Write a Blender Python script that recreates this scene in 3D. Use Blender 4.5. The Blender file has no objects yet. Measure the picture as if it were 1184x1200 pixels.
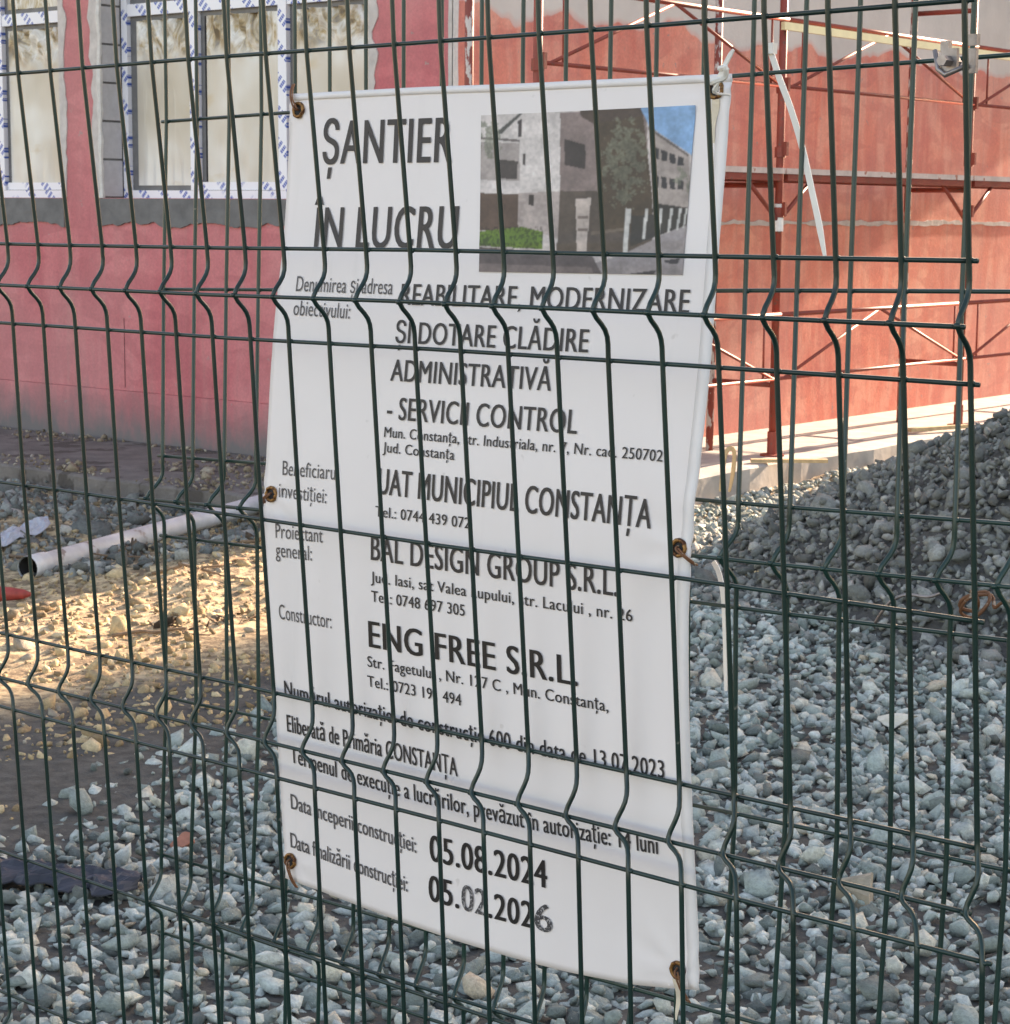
import bpy, bmesh, math
import numpy as np
from mathutils import Vector, Matrix

# ------------------------------------------------------------------ camera
CAM_RIGHT=(0.773749, 0.633436, 0.008489)
CAM_UP=(-0.098152, 0.106633, 0.989442)
CAM_BACK=(0.625843, -0.766413, 0.14468)
scene=bpy.context.scene
cam_data=bpy.data.cameras.new('camera'); cam=bpy.data.objects.new('camera',cam_data); scene.collection.objects.link(cam); scene.camera=cam
cam.matrix_world=Matrix(((CAM_RIGHT[0],CAM_UP[0],CAM_BACK[0],0),(CAM_RIGHT[1],CAM_UP[1],CAM_BACK[1],0),(CAM_RIGHT[2],CAM_UP[2],CAM_BACK[2],1.6),(0,0,0,1)))
cam_data.sensor_fit='HORIZONTAL'; cam_data.sensor_width=36; cam_data.lens=36*2420/1184; cam_data.clip_start=.05; cam_data.clip_end=2000
cam_data.dof.use_dof=True; cam_data.dof.focus_distance=2.0; cam_data.dof.aperture_fstop=60
# ------------------------------------------------------------------ light
SUN_ELEV=math.radians(19); SUN_DIR=Vector((.022,math.cos(SUN_ELEV),math.sin(SUN_ELEV)))   # towards the sun: it stands beyond the yard, along +Y
world=bpy.data.worlds.new('World'); scene.world=world; world.use_nodes=True; wn=world.node_tree
sky=wn.nodes.new('ShaderNodeTexSky'); sky.sky_type='NISHITA'; sky.sun_disc=False; sky.sun_elevation=SUN_ELEV; sky.sun_rotation=math.radians(1.3)
sky.air_density=1.0; sky.dust_density=1.5; sky.ozone_density=1.0
bg=wn.nodes['Background']; wn.links.new(sky.outputs[0],bg.inputs['Color']); bg.inputs['Strength'].default_value=.15
sun_data=bpy.data.lights.new('sun','SUN'); sun_data.energy=5.0; sun_data.angle=math.radians(.5); sun_data.color=(1,.90,.78)
sun=bpy.data.objects.new('sun',sun_data); scene.collection.objects.link(sun); sun.rotation_euler=SUN_DIR.to_track_quat('Z','Y').to_euler()
vs_=scene.view_settings; vs_.view_transform='Standard'; vs_.look='None'; vs_.gamma=1; vs_.use_curve_mapping=False; vs_.exposure=1.9
vs_.use_white_balance=True; vs_.white_balance_temperature=8700; vs_.white_balance_tint=22   # the phone balanced for the shade
scene.cycles.max_bounces=8; scene.cycles.diffuse_bounces=4

# ------------------------------------------------------------------ measured layout (metres)
FRONT_STEP=0.06210
FRONT_BARS={1: ((-2.0626, 1.5461, 1.7543), (0.99888, -0.04685, 0.00658)), 2: ((-2.0626, 1.5689, 1.5546), (0.99896, -0.04512, 0.00712)), 3: ((-2.0628, 1.5487, 1.5053), (0.99906, -0.0429, 0.0054)), 4: ((-2.062, 1.5734, 1.4576), (0.99914, -0.04093, 0.00596)), 5: ((-2.0596, 1.5815, 1.258), (0.99947, -0.03169, 0.00724)), 6: ((-2.0582, 1.5947, 1.0599), (0.9996, -0.02737, 0.00644)), 7: ((-2.0612, 1.5778, 1.0075), (0.99962, -0.02672, 0.00655)), 8: ((-2.0253, 1.5754, 0.9704), (0.99872, -0.04854, 0.01456))}
BACK_STEP=0.05644
BACK_BARS={1: ((-1.9047, 1.6858, 1.7017), (0.99891, -0.03617, 0.02955)), 2: ((-1.9007, 1.6739, 1.5017), (0.999, -0.03336, 0.02987)), 3: ((-1.8759, 1.6463, 1.3048), (0.99826, -0.0483, 0.03375)), 4: ((-1.885, 1.6236, 1.2542), (0.99846, -0.04411, 0.03364)), 5: ((-1.8783, 1.6495, 1.207), (0.99833, -0.04808, 0.0319)), 6: ((-1.8738, 1.6442, 1.0073), (0.99862, -0.04183, 0.03187)), 8: ((-1.8599, 1.5964, 0.7624), (0.99878, -0.03825, 0.03119))}
EDGE_LEFT=[(-0.2872, 0.3761), (-0.2852, 0.2906), (-0.2853, 0.2048), (-0.2887, 0.1475), (-0.2889, 0.09), (-0.2868, 0.0038), (-0.2884, -0.0779), (-0.2842, -0.1403), (-0.2786, -0.2174), (-0.274, -0.3049), (-0.2706, -0.3834), (-0.2657, -0.4619), (-0.2634, -0.5101)]
EDGE_RIGHT=[(0.3178, 0.3562), (0.3169, 0.2903), (0.3162, 0.2194), (0.3164, 0.1482), (0.3168, 0.0769), (0.3147, 0.0054), (0.311, -0.0505), (0.3092, -0.0906), (0.3082, -0.147), (0.3088, -0.2118), (0.3112, -0.2933), (0.3145, -0.3754), (0.3187, -0.4578), (0.3205, -0.5084)]
EDGE_BOTTOM=[(-0.2634, -0.5101), (-0.2039, -0.5144), (-0.0816, -0.5226), (-0.0017, -0.5265), (0.0827, -0.5276), (0.155, -0.5268), (0.2443, -0.5207), (0.3205, -0.5084)]
EDGE_TOP=[(-0.2872, 0.3761), (-0.075, 0.3701), (0.0451, 0.3652), (0.1566, 0.3618), (0.3178, 0.3562)]
SHEET_O=(-1.3808, 1.607, 1.3627)
SHEET_X=(0.998571, -0.041811, 0.033292)
SHEET_Y=(-0.030208, 0.072354, 0.996921)
SHEET_N=(-0.044091, -0.996502, 0.070987)
LETTERING=[
('ȘANTIER', (-0.2273, 0.2958), None, (-0.0322, 0.2894), 0.0463, (-0.012, 1.0), 'b'),
('ÎN LUCRU', (-0.2364, 0.2045), None, (-0.0178, 0.1998), 0.0437, (0.01, 1.0), 'b'),
('Denumirea și adresa', (-0.2573, 0.156), None, (-0.1058, 0.1522), 0.0167, (0.034, 0.999), 'l'),
('obiectivului:', (-0.2583, 0.1295), None, (-0.1679, 0.1259), 0.0164, (0.018, 1.0), 'l'),
('REABILITARE, MODERNIZARE', (-0.0918, 0.1414), None, (0.2873, 0.1345), 0.0221, (0.007, 1.0), 'm'),
('ȘI DOTARE CLĂDIRE', (-0.0949, 0.1011), None, (0.1692, 0.0955), 0.0226, (-0.008, 1.0), 'm'),
('ADMINISTRATIVĂ', (-0.0976, 0.0607), None, (0.1262, 0.0567), 0.0227, (-0.009, 1.0), 'm'),
('- SERVICII CONTROL', (-0.0989, 0.0199), None, (0.1637, 0.0157), 0.0235, (0.006, 1.0), 'm'),
('Mun. Constanța, str. Industriala, nr. 7, Nr. cad. 250702', (-0.1014, 0.0008), None, (0.2708, -0.0057), 0.0108, (0.025, 1.0), 's'),
('Jud. Constanța', (-0.1023, -0.0152), None, (0.0025, -0.0183), 0.0107, (0.019, 1.0), 's'),
('UAT MUNICIPIUL CONSTANȚA', (-0.1069, -0.0601), None, (0.261, -0.0699), 0.0275, (0.024, 1.0), 'm'),
('Tel.: 0744 439 072', (-0.1096, -0.0844), None, (0.0282, -0.0874), 0.0112, (-0.01, 1.0), 's'),
('Beneficiarul', (-0.2586, -0.0488), None, (-0.1693, -0.0492), 0.016, (0.013, 1.0), 'l'),
('investiției:', (-0.2615, -0.0737), None, (-0.1861, -0.0758), 0.016, (-0.013, 1.0), 'l'),
('Proiectant', (-0.265, -0.1195), None, (-0.1894, -0.1192), 0.0161, (-0.066, 0.998), 'l'),
('general:', (-0.2648, -0.1406), None, (-0.2063, -0.1404), 0.0161, (-0.069, 0.998), 'l'),
('BAL DESIGN GROUP S.R.L.', (-0.1142, -0.1316), None, (0.2237, -0.1383), 0.0261, (-0.02, 1.0), 'm'),
('Jud. Iasi, sat Valea Lupului, str. Lacului , nr. 26', (-0.114, -0.1555), None, (0.2424, -0.1608), 0.0115, (-0.026, 1.0), 's'),
('Tel.: 0748 697 305', (-0.1131, -0.1763), None, (0.0226, -0.1783), 0.0117, (-0.042, 0.999), 's'),
('Constructor:', (-0.2603, -0.2106), None, (-0.1753, -0.2126), 0.0166, (-0.058, 0.998), 'l'),
('ENG FREE S.R.L.', (-0.1168, -0.2262), None, (0.1736, -0.2322), 0.0283, (-0.033, 0.999), 'k'),
('Str. Fagetului , Nr. 127 C , Mun. Constanța,', (-0.1201, -0.2481), None, (0.2127, -0.2526), 0.0117, (-0.031, 1.0), 's'),
('Tel.: 0723 191 494', (-0.1209, -0.2697), None, (0.0165, -0.2729), 0.0119, (-0.035, 0.999), 's'),
('Numărul autorizației de construcție 600 din data de 13.07.2023', (-0.2558, -0.2976), (0.0531, -0.3091), (0.2807, -0.308), 0.017, (-0.033, 0.999), 'm'),
('Eliberată de Primăria CONSTANȚA', (-0.2536, -0.3385), None, (0.0087, -0.3492), 0.0192, (-0.038, 0.999), 'm'),
('Termenul de execuție a lucrărilor, prevăzut în autorizație: 14 luni', (-0.249, -0.3731), (0.0041, -0.3874), (0.2717, -0.3841), 0.018, (-0.044, 0.999), 'm'),
('Data începerii construcției:', (-0.2506, -0.4271), None, (-0.0531, -0.4424), 0.0171, (-0.05, 0.999), 'l2'),
('05.08.2024', (-0.032, -0.4469), None, (0.1296, -0.4456), 0.0279, (-0.037, 0.999), 'k'),
('Data finalizării construcției:', (-0.2523, -0.4723), None, (-0.0662, -0.4875), 0.0172, (-0.035, 0.999), 'l2'),
('05.', (-0.0335, -0.4904), None, (0.0091, -0.4907), 0.0276, (-0.027, 1.0), 'k'),
('02', (0.014, -0.491), None, (0.0479, -0.491), 0.0272, (-0.028, 1.0), 'h'),
('.202', (0.0515, -0.4917), None, (0.1114, -0.491), 0.0268, (-0.029, 1.0), 'k'),
('6', (0.1148, -0.4912), None, (0.1371, -0.491), 0.0282, (-0.032, 1.0), 'h')]
PRINT_QUAD=[(0.006, 0.3355), (0.2786, 0.3294), (0.277, 0.1704), (0.0174, 0.1754)]
EYELETS=[(-0.2705, 0.3572), (0.3013, 0.3424), (-0.2744, -0.0712), (0.2961, -0.0853), (-0.2532, -0.4883), (0.2959, -0.4938)]
CLIP=(-0.7691, 1.5053, 1.7248)
TIE_TOP=[(-1.0682, 1.6057, 1.708), (-1.0661, 1.6062, 1.7171), (-1.0603, 1.6068, 1.7291), (-1.0545, 1.6073, 1.7396), (-1.0502, 1.6075, 1.7455)]
TAIL_LONG=[(-1.0441, 1.6597, 1.7485), (-1.0316, 1.6572, 1.7218), (-1.0162, 1.6544, 1.692), (-1.0013, 1.6513, 1.6571), (-0.9893, 1.6483, 1.6224), (-0.9785, 1.6455, 1.5903), (-0.9698, 1.643, 1.5612)]
TAIL_SHORT=[(-1.0654, 1.6167, 1.2728), (-1.0577, 1.6156, 1.2624), (-1.051, 1.6138, 1.2405), (-1.0466, 1.6113, 1.2087), (-1.0435, 1.6092, 1.1808), (-1.0413, 1.6071, 1.1527)]
RUST_COIL=[(-0.8824, 1.6013, 1.2405), (-0.8738, 1.6017, 1.2523), (-0.8635, 1.6021, 1.2643), (-0.8502, 1.6019, 1.2698), (-0.8333, 1.6012, 1.2698), (-0.8187, 1.601, 1.2761), (-0.8042, 1.6007, 1.281), (-0.791, 1.6001, 1.2804), (-0.7808, 1.5993, 1.2752), (-0.788, 1.5988, 1.2639), (-0.7996, 1.5994, 1.2653), (-0.7938, 1.5998, 1.2749), (-0.7797, 1.5996, 1.2812), (-0.7727, 1.5989, 1.2748), (-0.7797, 1.5983, 1.2621), (-0.794, 1.5986, 1.2572), (-0.7993, 1.5992, 1.2624), (-0.789, 1.5996, 1.2756), (-0.7746, 1.5992, 1.2789), (-0.7674, 1.5983, 1.2696), (-0.7583, 1.5983, 1.2752), (-0.749, 1.598, 1.2779)]
PIPE=[(-7.1496, 5.4985, 0.06), (-7.8157, 7.7825, 0.06)]
MISC={'red': [(-6.8015, 5.0655, 0.03), (-6.6795, 5.1499, 0.03)], 'rub': [(-3.9957, 2.9205, 0.06), (-3.6091, 3.0799, 0.04)], 'white': [(-7.8302, 5.8685, 0.03), (-8.0403, 6.3067, 0.03)], 'orange': [(-3.8444, 3.4269, 0.03)], 'bat': [(-6.4358, 10.1359, 0.165), (-6.0852, 10.41, 0.165)], 'stick': [(-6.4087, 12.2741, 0.165), (-6.1709, 12.7233, 0.165)], 'strap': [(-5.9285, 9.0855, 0.16)], 'tan': [(-2.3093, 4.1413, 0.03)], 'pale': [(-3.0422, 5.6839, 0.03)]}


V=Vector
def vec(t): return np.array(t,float)
rng=np.random.default_rng(7)
C=bpy.context.scene.collection

# ------------------------------------------------------------------ helpers
def link(name,me,mat=None,parent=None,label=None,cat=None,group=None,kind=None):
    o=bpy.data.objects.new(name,me); C.objects.link(o)
    if mat is not None and me is not None and len(me.materials)==0: me.materials.append(mat)
    if parent is not None: o.parent=parent
    for k,v in (('label',label),('category',cat),('group',group),('kind',kind)):
        if v: o[k]=v
    return o
def empty(name,label,cat,loc=(0,0,0),group=None):
    o=link(name,None,None,None,label,cat,group); o.location=loc; o.empty_display_size=.05
    return o
def child(name,me,mat,parent,label=None,kind=None):
    o=link(name,me,mat,parent,label,None,None,kind)
    root=parent
    off=V((0,0,0))
    while root is not None: off+=root.location; root=root.parent
    o.location=-off          # meshes are modelled in world metres
    return o
def mesh(name,vs,fs,smooth=False):
    me=bpy.data.meshes.new(name); me.from_pydata([tuple(map(float,v)) for v in vs],[],fs)
    if smooth: me.polygons.foreach_set('use_smooth',[True]*len(me.polygons))
    me.update(); return me
class MB:
    def __init__(s): s.v=[];s.f=[]
    def add(s,vs,fs):
        n=len(s.v); s.v+= [tuple(v) for v in vs]; s.f+=[tuple(i+n for i in f) for f in fs]
    def box(s,x0,x1,y0,y1,z0,z1):
        s.add([(x0,y0,z0),(x1,y0,z0),(x1,y1,z0),(x0,y1,z0),(x0,y0,z1),(x1,y0,z1),(x1,y1,z1),(x0,y1,z1)],
              [(0,3,2,1),(4,5,6,7),(0,1,5,4),(1,2,6,5),(2,3,7,6),(3,0,4,7)])
    def tube(s,pts,r,n=8,closed=False,cap=True):
        P=[vec(p) for p in pts]; m=len(P); rr=r if hasattr(r,'__len__') else [r]*m
        T=[]
        for i in range(m):
            a=P[(i-1)%m] if (closed or i>0) else P[i]; b=P[(i+1)%m] if (closed or i<m-1) else P[i]
            t=b-a; T.append(t/(np.linalg.norm(t)+1e-12))
        u=np.cross(T[0],(0,0,1.)); 
        if np.linalg.norm(u)<.2: u=np.cross(T[0],(1.,0,0))
        u/=np.linalg.norm(u); rings=[]; k=len(s.v)
        for i in range(m):
            u=u-(u@T[i])*T[i]; u/=np.linalg.norm(u); w=np.cross(T[i],u)
            for j in range(n):
                a=2*math.pi*j/n; s.v.append(tuple(P[i]+rr[i]*(math.cos(a)*u+math.sin(a)*w)))
        for i in range(m if closed else m-1):
            for j in range(n):
                a=k+i*n+j; b=k+i*n+(j+1)%n; c=k+((i+1)%m)*n+(j+1)%n; d=k+((i+1)%m)*n+j
                s.f.append((a,b,c,d))
        if cap and not closed:
            s.f.append(tuple(k+j for j in range(n))[::-1]); s.f.append(tuple(k+(m-1)*n+j for j in range(n)))
    def me(s,name,smooth=False): return mesh(name,s.v,s.f,smooth)
def smooth_path(pts,sub=4):
    P=[vec(p) for p in pts]; out=[]
    for i in range(len(P)-1):
        p0=P[max(i-1,0)];p1=P[i];p2=P[i+1];p3=P[min(i+2,len(P)-1)]
        for k in range(sub):
            t=k/sub; out.append(.5*((2*p1)+(-p0+p2)*t+(2*p0-5*p1+4*p2-p3)*t*t+(-p0+3*p1-3*p2+p3)*t**3))
    out.append(P[-1]); return out
def _h(i,j,s=0):
    n=(i*374761393+j*668265263+s*1442695041)&0xffffffff; n=((n^(n>>13))*1274126177)&0xffffffff
    return ((n^(n>>16))&0xffff)/65535.
def vnoise(x,y,s=0):
    x=np.asarray(x,float);y=np.asarray(y,float)
    i=np.floor(x).astype(np.int64);j=np.floor(y).astype(np.int64);fx=x-i;fy=y-j
    fx=fx*fx*(3-2*fx);fy=fy*fy*(3-2*fy)
    def h(a,b):
        n=(a*374761393+b*668265263+s*1442695041)&0xffffffff; n=((n^(n>>13))*1274126177)&0xffffffff
        return ((n^(n>>16))&0xffff)/65535.
    return (h(i,j)*(1-fx)+h(i+1,j)*fx)*(1-fy)+(h(i,j+1)*(1-fx)+h(i+1,j+1)*fx)*fy
def fbm(x,y,s=0,o=4):
    r=0;a=.5
    for k in range(o): r=r+a*(vnoise(x*2**k,y*2**k,s+k)-.5);a*=.5
    return r*2

# ------------------------------------------------------------------ materials
def newmat(name):
    m=bpy.data.materials.new(name); m.use_nodes=True; nt=m.node_tree
    return m,nt,nt.nodes,nt.links,nt.nodes['Principled BSDF']
def N(nt,t,**k):
    n=nt.nodes.new(t)
    for a,b in k.items():
        if a in ('inp',):
            for q,w in b.items(): n.inputs[q].default_value=w
        else: setattr(n,a,b)
    return n
def pos(nt,scale=(1,1,1)):
    g=N(nt,'ShaderNodeNewGeometry'); mp=N(nt,'ShaderNodeMapping'); mp.inputs['Scale'].default_value=scale
    nt.links.new(g.outputs['Position'],mp.inputs['Vector']); return mp.outputs[0]
def noise(nt,vec_,scale,detail=4,rough=.6,dist=0):
    n=N(nt,'ShaderNodeTexNoise',inp={'Scale':scale,'Detail':detail,'Roughness':rough,'Distortion':dist}); nt.links.new(vec_,n.inputs['Vector']); return n.outputs['Fac']
def ramp(nt,fac,stops,interp='LINEAR'):
    r=N(nt,'ShaderNodeValToRGB'); r.color_ramp.interpolation=interp; e=r.color_ramp.elements
    while len(e)<len(stops): e.new(.5)
    for q,(p,c) in zip(e,stops): q.position=p; q.color=tuple(c)+(1,) if len(c)==3 else c
    nt.links.new(fac,r.inputs[0]); return r.outputs[0]
def mix(nt,fac,a,b,mode='MIX'):
    m=N(nt,'ShaderNodeMix',data_type='RGBA',blend_type=mode)
    for s,x in ((m.inputs[0],fac),(m.inputs[6],a),(m.inputs[7],b)):
        if isinstance(x,(int,float)): s.default_value=x
        elif isinstance(x,tuple): s.default_value=x+(1,) if len(x)==3 else x
        else: nt.links.new(x,s)
    return m.outputs[2]
def mth(nt,op,a,b=0.,clamp=False):
    m=N(nt,'ShaderNodeMath',operation=op,use_clamp=clamp)
    for s,x in ((m.inputs[0],a),(m.inputs[1],b)):
        if isinstance(x,(int,float)): s.default_value=x
        else: nt.links.new(x,s)
    return m.outputs[0]
def bump(nt,b,h,strength=.3,dist=.01):
    n=N(nt,'ShaderNodeBump',inp={'Strength':strength,'Distance':dist}); nt.links.new(h,n.inputs['Height']); nt.links.new(n.outputs[0],b.inputs['Normal'])
def simple(name,col,rough=.6,metal=0.,var=.15,scale=30,bmp=0.,spec=.5,bd=.002):
    m,nt,ns,ls,b=newmat(name); p=pos(nt); f=noise(nt,p,scale)
    c=ramp(nt,f,[(.25,tuple(x*(1-var) for x in col)),(.75,tuple(min(1,x*(1+var)) for x in col))])
    ls.new(c,b.inputs['Base Color']); b.inputs['Roughness'].default_value=rough; b.inputs['Metallic'].default_value=metal
    b.inputs['Specular IOR Level'].default_value=spec
    if bmp: bump(nt,b,noise(nt,p,scale*2),bmp,bd)
    return m
def speckled(name,col,spot,amount,scale=40,rough=.5,z=1.):
    m,nt,ns,ls,b=newmat(name); p=pos(nt,(1,1,z)); f=noise(nt,p,scale,3); g=noise(nt,p,6)
    base=ramp(nt,g,[(.3,tuple(x*.75 for x in col)),(.7,tuple(x*1.25 for x in col))])
    ls.new(mix(nt,ramp(nt,f,[(amount,(0,0,0)),(amount+.04,(1,1,1))]),base,spot),b.inputs['Base Color'])
    b.inputs['Roughness'].default_value=rough; bump(nt,b,f,.2,.002); return m
M={}
def wire_mat(name,col,edge):
    m,nt,ns,ls,b=newmat(name); p=pos(nt); f=noise(nt,p,60,3); g=noise(nt,p,9,2)
    c=ramp(nt,g,[(.3,col),(.7,edge)])
    ls.new(mix(nt,ramp(nt,f,[(.72,(0,0,0)),(.76,(1,1,1))]),c,(.12,.13,.11)),b.inputs['Base Color'])
    b.inputs['Roughness'].default_value=.33; b.inputs['Specular IOR Level'].default_value=.5
    bump(nt,b,noise(nt,p,220,2),.15,.0006); return m
M['wire_front']=wire_mat('green powder coated wire',(.003,.020,.017),(.005,.033,.028))
M['wire_back']=wire_mat('green coated wire behind',(.004,.029,.025),(.007,.044,.037))
M['rust_wire']=speckled('rusty tie wire',(.20,.085,.04),(.32,.26,.2),.6,80,.7)
M['zinc']=simple('zinc plated clip',(.30,.27,.26),.45,.8,.35,60,.3)
M['zip']=simple('white nylon',(.74,.73,.68),.45,0,.06,40)
M['brass']=speckled('rusted brass eyelet',(.30,.15,.05),(.10,.035,.015),.5,120,.45)
M['brass'].node_tree.nodes['Principled BSDF'].inputs['Metallic'].default_value=.6
M['stain']=simple('rust stain',(.68,.60,.47),.7,0,.2,50)
def sheet_mat():
    m,nt,ns,ls,b=newmat('printed vinyl'); p=pos(nt); f=noise(nt,p,3,3); g=noise(nt,p,40,4,.7)
    c=mix(nt,ramp(nt,f,[(.3,(.74,.715,.71)),(.7,(.79,.77,.77))]),(.55,.52,.5),'MIX') if False else ramp(nt,f,[(.3,(.81,.765,.75)),(.7,(.85,.81,.795))])
    sp=ramp(nt,noise(nt,p,55,2,.5),[(.74,(0,0,0)),(.80,(.35,.35,.35))])
    streak=ramp(nt,noise(nt,pos(nt,(30,30,2.2)),1,3),[(.62,(0,0,0)),(.8,(.25,.25,.25))])
    c=mix(nt,sp,c,(.5,.46,.42)); c=mix(nt,streak,c,(.62,.59,.56))
    ls.new(c,b.inputs['Base Color']); b.inputs['Roughness'].default_value=.5
    w=noise(nt,pos(nt,(1,1,1.6)),11,3); h=mth(nt,'ADD',mth(nt,'MULTIPLY',w,1.),mth(nt,'MULTIPLY',g,.02)); bump(nt,b,h,.10,.008); return m
M['sheet']=sheet_mat()
M['hem']=simple('vinyl hem',(.80,.78,.77),.45,0,.03,20)
def ink(name,c): return simple(name,c,.5,0,.12,300)
M['ink_b']=ink('dark grey ink',(.035,.03,.03)); M['ink_m']=ink('charcoal ink',(.028,.026,.028)); M['ink_k']=ink('black ink',(.008,.008,.010))
M['ink_l']=ink('faded grey ink',(.09,.085,.088)); M['ink_h']=speckled('marker ink',(.05,.05,.055),(.38,.37,.37),.55,400,.5)
def print_mat():
    m,nt,ns,ls,b=newmat('printed photo'); a=N(nt,'ShaderNodeVertexColor'); a.layer_name='Col'; ls.new(a.outputs[0],b.inputs['Base Color']); b.inputs['Roughness'].default_value=.42; return m
M['print']=print_mat()

def wall_mat(name,base,dark,light,grey_top=None,dirt=True):
    m,nt,ns,ls,b=newmat(name); p=pos(nt); g=N(nt,'ShaderNodeNewGeometry'); sx=N(nt,'ShaderNodeSeparateXYZ'); ls.new(g.outputs['Position'],sx.inputs[0]); z=sx.outputs['Z']
    c=ramp(nt,noise(nt,p,1.3,5,.6),[(.3,dark),(.5,base),(.72,light)])
    br=noise(nt,pos(nt,(7,7,1.6)),1,3,.55); c=mix(nt,ramp(nt,br,[(.45,(0,0,0)),(.62,(.55,.55,.55))]),c,light)
    br2=noise(nt,pos(nt,(2,2,5)),1,2,.5,1.); c=mix(nt,ramp(nt,br2,[(.5,(0,0,0)),(.56,(.45,.45,.45))]),c,dark)
    chips=noise(nt,p,11,4,.75); c=mix(nt,ramp(nt,chips,[(.66,(0,0,0)),(.70,(.8,.8,.8))]),c,(.33,.27,.25))
    dr=noise(nt,pos(nt,(16,16,.9)),1,4,.6); c=mix(nt,ramp(nt,dr,[(.56,(0,0,0)),(.72,(.3,.3,.3))]),c,(.42,.22,.20))
    gr=noise(nt,p,70,3,.7); c=mix(nt,.30,c,ramp(nt,gr,[(.3,(.55,.55,.55)),(.7,(1.35,1.35,1.35))]),'MULTIPLY')
    cl=noise(nt,p,.55,3,.5); c=mix(nt,ramp(nt,cl,[(.42,(0,0,0)),(.6,(.20,.20,.20))]),c,(.50,.36,.34))
    if grey_top:
        e=mth(nt,'ADD',z,mth(nt,'MULTIPLY',mth(nt,'SUBTRACT',noise(nt,pos(nt,(3,2.2,1.2)),1,3,.5),.5),.36))
        pass
        c=mix(nt,ramp(nt,mth(nt,'SUBTRACT',e,grey_top-.5),[(.49,(0,0,0)),(.50,(.6,.6,.6)),(.53,(1,1,1))]),c,ramp(nt,noise(nt,p,2.2,4),[(.3,(.56,.53,.49)),(.7,(.68,.64,.59))]))
    if dirt:
        e=mth(nt,'ADD',z,mth(nt,'MULTIPLY',mth(nt,'SUBTRACT',noise(nt,pos(nt,(4,4,1.6)),1,6,.7),.5),.55))
        c=mix(nt,ramp(nt,e,[(.16,(1,1,1)),(.30,(.55,.55,.55)),(.48,(0,0,0))]),c,(.16,.145,.145))
    ls.new(c,b.inputs['Base Color']); b.inputs['Roughness'].default_value=.85
    bump(nt,b,mth(nt,'ADD',noise(nt,p,35,5,.7),mth(nt,'MULTIPLY',noise(nt,p,5,3),.8)),.35,.006); return m
M['wall_pink']=wall_mat('pink primer wall',(.58,.155,.17),(.46,.115,.13),(.64,.22,.225))
M['wall_red']=wall_mat('red primer wall with warm bounce',(.77,.235,.165),(.62,.165,.13),(.86,.42,.31),grey_top=2.68,dirt=False)  # warm bounce light is put into this brighter, more orange primer colour
M['cement']=simple('grey cement render',(.15,.15,.15),.9,0,.25,9,.5,bd=.01)
M['plaster']=simple('pale plaster edge',(.52,.49,.47),.9,0,.2,14,.5,bd=.008)
M['block']=simple('aerated block',(.50,.50,.51),.9,0,.1,25,.4,bd=.003)
M['foam']=simple('white foam seam',(.66,.65,.62),.8,0,.12,30,.6,bd=.01)
M['concrete']=simple('concrete slab',(.42,.395,.36),.9,0,.22,7,.5,bd=.006)
M['concrete_dirty']=speckled('dirty concrete apron',(.19,.17,.155),(.10,.085,.075),.55,4,.95)
bump(M['concrete_dirty'].node_tree,M['concrete_dirty'].node_tree.nodes['Principled BSDF'],noise(M['concrete_dirty'].node_tree,pos(M['concrete_dirty'].node_tree),24,6,.75),.9,.02)
M['roof']=simple('roof concrete',(.35,.34,.33),.9,0,.1,3)
def tape_mat():
    m,nt,ns,ls,b=newmat('blue printed protective tape'); 
    g=N(nt,'ShaderNodeNewGeometry'); sx=N(nt,'ShaderNodeSeparateXYZ'); ls.new(g.outputs['Position'],sx.inputs[0])
    a=mth(nt,'ADD',sx.outputs['X'],sx.outputs['Z']); per=mth(nt,'SINE',mth(nt,'MULTIPLY',a,2*math.pi/.19)); per2=mth(nt,'SINE',mth(nt,'MULTIPLY',a,2*math.pi/.021))
    w=mth(nt,'SINE',mth(nt,'MULTIPLY',mth(nt,'SUBTRACT',sx.outputs['X'],sx.outputs['Z']),2*math.pi/.055))
    k=mth(nt,'MULTIPLY',ramp(nt,per,[(.30,(0,0,0)),(.34,(1,1,1))]),ramp(nt,mth(nt,'ADD',mth(nt,'MULTIPLY',per2,.5),.5),[(.3,(.5,.5,.5)),(.4,(1,1,1))]))
    k=mth(nt,'MULTIPLY',k,ramp(nt,mth(nt,'ADD',w,.75),[(.45,(0,0,0)),(.55,(1,1,1))]))
    k=mth(nt,'MULTIPLY',k,ramp(nt,noise(nt,pos(nt),3.3,2),[(.34,(0,0,0)),(.40,(1,1,1))]))
    ls.new(mix(nt,k,(.76,.79,.85),(.03,.10,.42)),b.inputs['Base Color']); b.inputs['Roughness'].default_value=.35; return m
M['tape']=tape_mat()
M['gasket']=simple('dark grey sash profile',(.13,.135,.14),.5,0,.2,20)
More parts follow.
